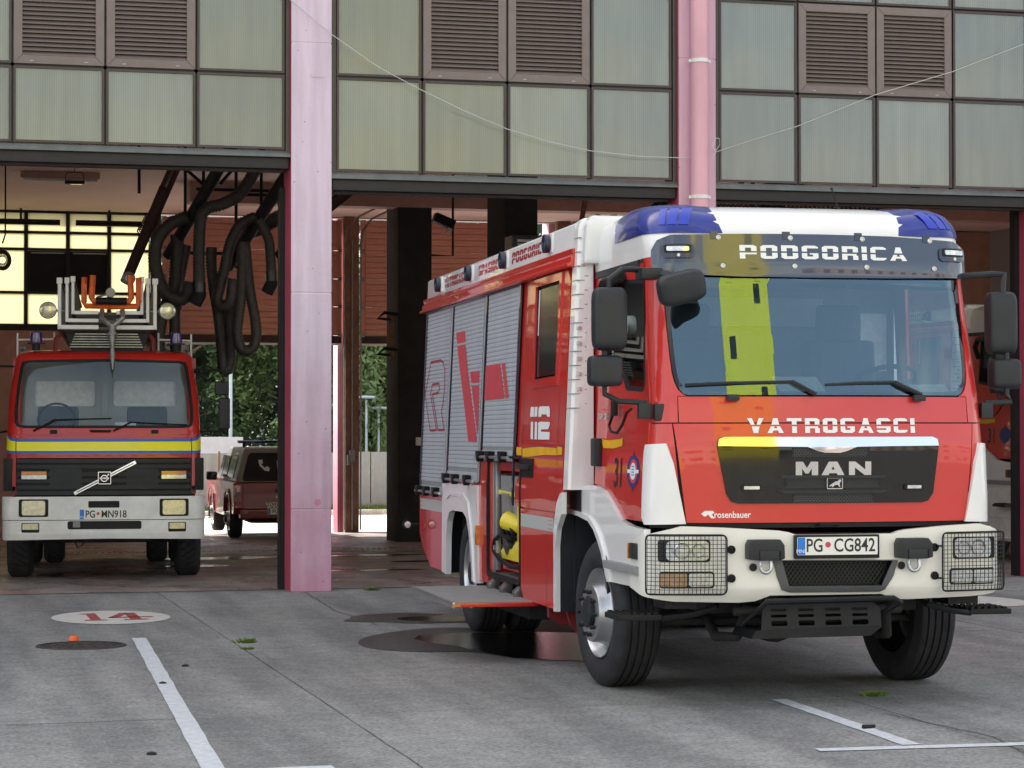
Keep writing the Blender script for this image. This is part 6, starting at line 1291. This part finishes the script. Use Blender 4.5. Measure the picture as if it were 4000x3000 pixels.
pipe('spring_tube', [(1.38, 7.1, 4.9), (.93, 7.8, 3.68)], .075, 'rust_dark', 'brown tube below the coiled spring reaching down behind the ladder', 'tube')
coil('door_spring', (1.24, 7.35, 4.52), (1.13, 7.5, 4.30), .095, 9, .009, 'rust_dark', 'loose end of the coiled spring over the rear window')
coil('door_spring', (3.95, 6.9, 5.0), (3.35, 7.9, 4.45), .075, 40, .010, 'rust_dark', 'brown coiled spring slanting in right beside the near pillar')
pipe('spring_tube', [(3.55, 7.5, 4.62), (3.1, 8.2, 4.1)], .08, 'rust_dark', 'brown tube below the coiled spring behind the near pillar', 'tube')
coil('door_spring', (10.4, 4.3, 4.62), (8.9, 6.9, 4.9), .085, 40, .010, 'rust_dark', 'coiled spring over the roof of the big engine')
coil('door_spring', (12.0, 6.9, 4.25), (10.4, 7.4, 4.10), .07, 40, .010, 'rust_dark', 'coiled spring seen above the mirror of the big engine')
for i, (p, q, r) in enumerate((((8.0, 4.6, 4.62), (10.6, 6.0, 5.25), .07), ((9.2, 5.0, 4.25), (12.4, 7.4, 5.15), .09), ((9.0, 5.0, 4.0), (12.6, 7.4, 4.80), .08), ((9.4, 6.0, 4.50), (10.3, 6.2, 5.5), .14), ((7.1, 3.4, 4.35), (9.0, 6.8, 5.2), .07), ((6.9, 3.6, 4.2), (7.5, 3.7, 4.75), .09))):
    pipe('ceiling_rail', [p, q], r, ('steel', 'steel', 'black', 'black', 'duct', 'black')[i], ('round rail slanting under the ceiling above the white roof cap', 'bright steel rail rising towards the red pillar edge', 'dark rail just under the bright steel one', 'wide black pipe leaning over the right blue light', 'steel rail just right of the downpipe pillar', 'black pipe stub right of the downpipe pillar')[i], 'rail')
sc = MB(); yy = 7.9
for x, z0, z1 in ((1.75, 4.3, 5.76), (2.00, 4.2, 5.76), (2.45, 3.9, 5.76), (2.80, 4.6, 5.76), (1.12, 4.9, 5.76)): sc.tube([(x, yy, z0), (x, yy, z1)], .022, 8)
for z, x0, x1 in ((4.98, 1.9, 3.1), (4.10, 1.7, 2.45), (4.92, 2.5, 3.2)): sc.tube([(x0, yy, z), (x1, yy, z)], .022, 8)
for x0, z0, x1, z1 in ((1.45, 5.5, 1.98, 5.05), (2.22, 5.05, 2.6, 5.5)): sc.tube([(x0, yy-.05, z0), (x1, yy-.05, z1)], .022, 8)
tag(sc.build('hose_frame', 'black', None, True), 'black tube framework under the ceiling carrying the exhaust hoses', 'frame')
for x0, z0, x1, z1, y, l in ((7.75, 4.35, 7.75, 5.7, 5, 'black drop tube over the left half of the white roof cap'), (8.95, 4.3, 8.95, 5.7, 5, 'black drop tube over the right blue light'), (8.0, 4.9, 7.8, 5.1, 4.95, 'short black strut leaning on the first drop tube'), (8.7, 4.88, 8.95, 5.12, 4.95, 'short black strut leaning on the second drop tube')):
    pipe('drop_tube', [(x0, y, z0), (x1, y, z1)], .03, 'black', l, 'tube')
# drop wires, lamps, reel, air conditioner
t = thing('flood_lamp', 'black finned flood lamp hanging on a bracket under the pink ceiling', 'lamp', (.40, 10.0, 5.22)); MB().box(-.14, .14, -.05, .05, 0, .045).build('lamp_body', 'black', t, bevel=.01); MB().box(-.11, .11, -.04, .04, -.006, 0).build('lamp_glass', 'lens', t)
MB().tube([(-.13, 0, .03), (-.13, 0, .13), (-.10, 0, .17), (.10, 0, .17), (.13, 0, .13), (.13, 0, .03)], .006, 6).cyl((0, 0, .17), (0, 0, .54), .006, n=6).build('bracket', 'black', t, True)
q_ = MB()
for i in range(14): q_.box(-.13+.02*i, -.126+.02*i, -.04, .04, .045, .065)
q_.build('cooling_fins', 'black', t)
tg_ = thing('tube_light', 'long tube light fixture fixed flat to the ceiling of the first bay', 'lamp', (.42, 13.5, 5.68)); MB().box(-.62, .62, -.06, .06, -.02, .08).build('housing', 'salmon_dull', tg_, bevel=.01); MB().cyl((-.58, 0, -.04), (.58, 0, -.04), .022, n=10).build('tube', 'white_worn', tg_, True)
for i, (a, b) in enumerate(((-.6, .83), (1.12, 2.35))):
    tt = thing('hanging_tube_light', ('dark tube light hanging across the left panes of the rear window', 'dark tube light hanging across the right panes of the rear window')[i], 'lamp', ((a+b)/2, 19.9, 5.50)); MB().cyl((-(b-a)/2, 0, 0), ((b-a)/2, 0, 0), .055, n=12).build('housing', 'black', tt, True); MB().box(-.02, .02, -.02, .02, 0, .25).build('hanger', 'black', tt)
rl = thing('cable_reel', 'coiled black cable hanging from a drop wire at the left picture edge', 'cable', (-.62, 10, 4.12)); MB().tube([(.04, 0, 1.6), (.04, 0, .35), (0, 0, .22)], .012, 6).build('drop_wire', 'black', rl, True)
q_ = MB()
for i in range(22):
    a = math.tau*i/22; q_.tube([(.05*math.cos(a), 0, .05*math.sin(a)-.02), (.13*math.cos(a), rnd.uniform(-.04, .04), .15*math.sin(a)-.02)], .008, 5)
q_.tube([(.10*math.cos(t), 0, .12*math.sin(t)-.02) for t in [math.tau*i/20 for i in range(21)]], .03, 6).build('coil', 'rust_dark', rl, True)
ac = thing('air_conditioner', 'box shaped air conditioner with pale slats hung on the dark column above the engine roof', 'air conditioner', (6.62, 7.65, 3.78)); MB().box(-.34, .34, -.2, .24, 0, .62).build('casing', 'duct', ac, bevel=.01)
for i in range(9): MB().box(-.27, .31, -.225, -.201, .06+.058*i, .095+.058*i).build('slat', 'white_worn', ac)
cm = thing('ceiling_projector', 'dark box lamp tilted on the inner column', 'lamp', (5.88, 10, 4.80)); b_ = MB().box(-.16, .16, -.1, .1, -.07, .07).build('lamp_body', 'black', cm, bevel=.01); b_.rotation_euler = (0, R(22), 0); b_ = MB().box(.09, .15, -.08, .02, -.15, -.07).build('lamp_glass', 'plate_white', cm); b_.rotation_euler = (0, R(22), 0)
pipe('conduit', [(6.02, 10, 5.75), (6.02, 10, 4.28), (5.70, 10.2, 4.30)], .018, 'rust_dark', 'thin brown conduit dropping past the inner column and bending left', 'pipe')
pipe('strut', [(6.95, 6.0, 4.95), (6.82, 6.0, 4.25)], .035, 'rust', 'rusty strut standing over the roof rail of the big engine', 'strut')
for (x, z) in ((6.0, 3.6), (6.0, 3.0)):
    MB().tube([(6.1, 14.4, z), (5.85, 14.3, z+.02), (5.72, 14.25, z-.08), (5.95, 14.3, z-.10)], .03, 8).build('door_lever', 'black', ST_, True)
sg_ = MB().box(6.42, 6.80, 14.43, 14.455, 1.38, 1.52).build('column_sign', 'plate_white', ST_)
MB().box(5.94, 6.04, 14.42, 14.46, 2.9, 3.6).build('column_plate', 'column_brown', ST_)
# the wire strung along the facade
wp = [(1.60, 6.45), (1.897, 6.174), (2.333, 5.831), (2.842, 5.5), (3.283, 5.287), (3.75, 5.08), (4.235, 4.896), (4.70, 4.775), (5.165, 4.69), (5.726, 4.646), (6.165, 4.645), (6.5, 4.655)]
tag(MB().tube([(x, -.135-(.05 if x > 6.3 else 0)*1.6, z) for x, z in wp], .0045, 6).build('facade_wire', 'cable', None, True), 'thin pale wire sagging across the middle bay of the facade', 'wire')
wp = [(6.59, 4.72), (7.05, 4.875), (7.551, 5.035), (8.0, 5.22), (8.482, 5.417), (9.0, 5.58), (9.414, 5.709), (10.3, 6.058), (11, 6.4)]
tag(MB().tube([(x, -.06-.01*i, z) for i, (x, z) in enumerate(wp)], .0045, 6).tube([(6.50, -.30, 4.66), (6.53, -.30, 4.70), (6.50, -.28, 4.76), (6.55, -.24, 4.86), (6.61, -.2, 4.86), (6.63, -.15, 4.80), (6.59, -.1, 4.72)], .005, 5).build('facade_wire', 'cable', None, True), 'thin pale wire rising across the right bay from a knot at the downpipe', 'wire')
# ================================================================ across the yard, behind the camera (seen only in reflections)
def block(name, lab, x, y, w, d, h, mt, wins, cat='building'):
    t = thing(name, lab, cat, (x, y, 0)); MB().box(-w/2, w/2, -d, 0, 0, h).build('wall', mt, t); first = None
    for (wx, wz, ww, wh_) in wins: MB().box(wx-ww/2, wx+ww/2, 0, .03, wz, wz+wh_).build('window', 'window_dark', t)
    return t
block('training_tower', 'tall yellow training tower with small dark windows, across the yard', 4.6, -48, 7.2, 7, 30, 'yellow_wall', [(-2.2, 2+i*3.0, .9, .6) for i in range(9)]+[(1.9, 3.5+i*3.0, .9, .6) for i in range(9)])
block('pink_house', 'long pale pink house opposite the station', 33, -62, 30, 10, 9, 'far_pink', [(-13+i*2.6, z, 1.1, 1.4) for i in range(11) for z in (1.2, 4.2, 7)])
block('white_house', 'low white house opposite the station beside the yellow tower', -6, -66, 22, 10, 8, 'far_white', [(-9+i*2.5, z, 1.1, 1.3) for i in range(8) for z in (1.2, 4.4)])
block('grey_house', 'grey house at the far left across the yard', -36, -58, 26, 10, 10, 'far_grey', [(-11+i*2.8, z, 1.2, 1.3) for i in range(9) for z in (1.2, 4.2, 7.4)])
block('end_house', 'pale house at the far right across the yard', 70, -55, 30, 10, 12, 'far_white', [(-13+i*2.8, z, 1.2, 1.4) for i in range(10) for z in (1.2, 4.2, 7.4)])
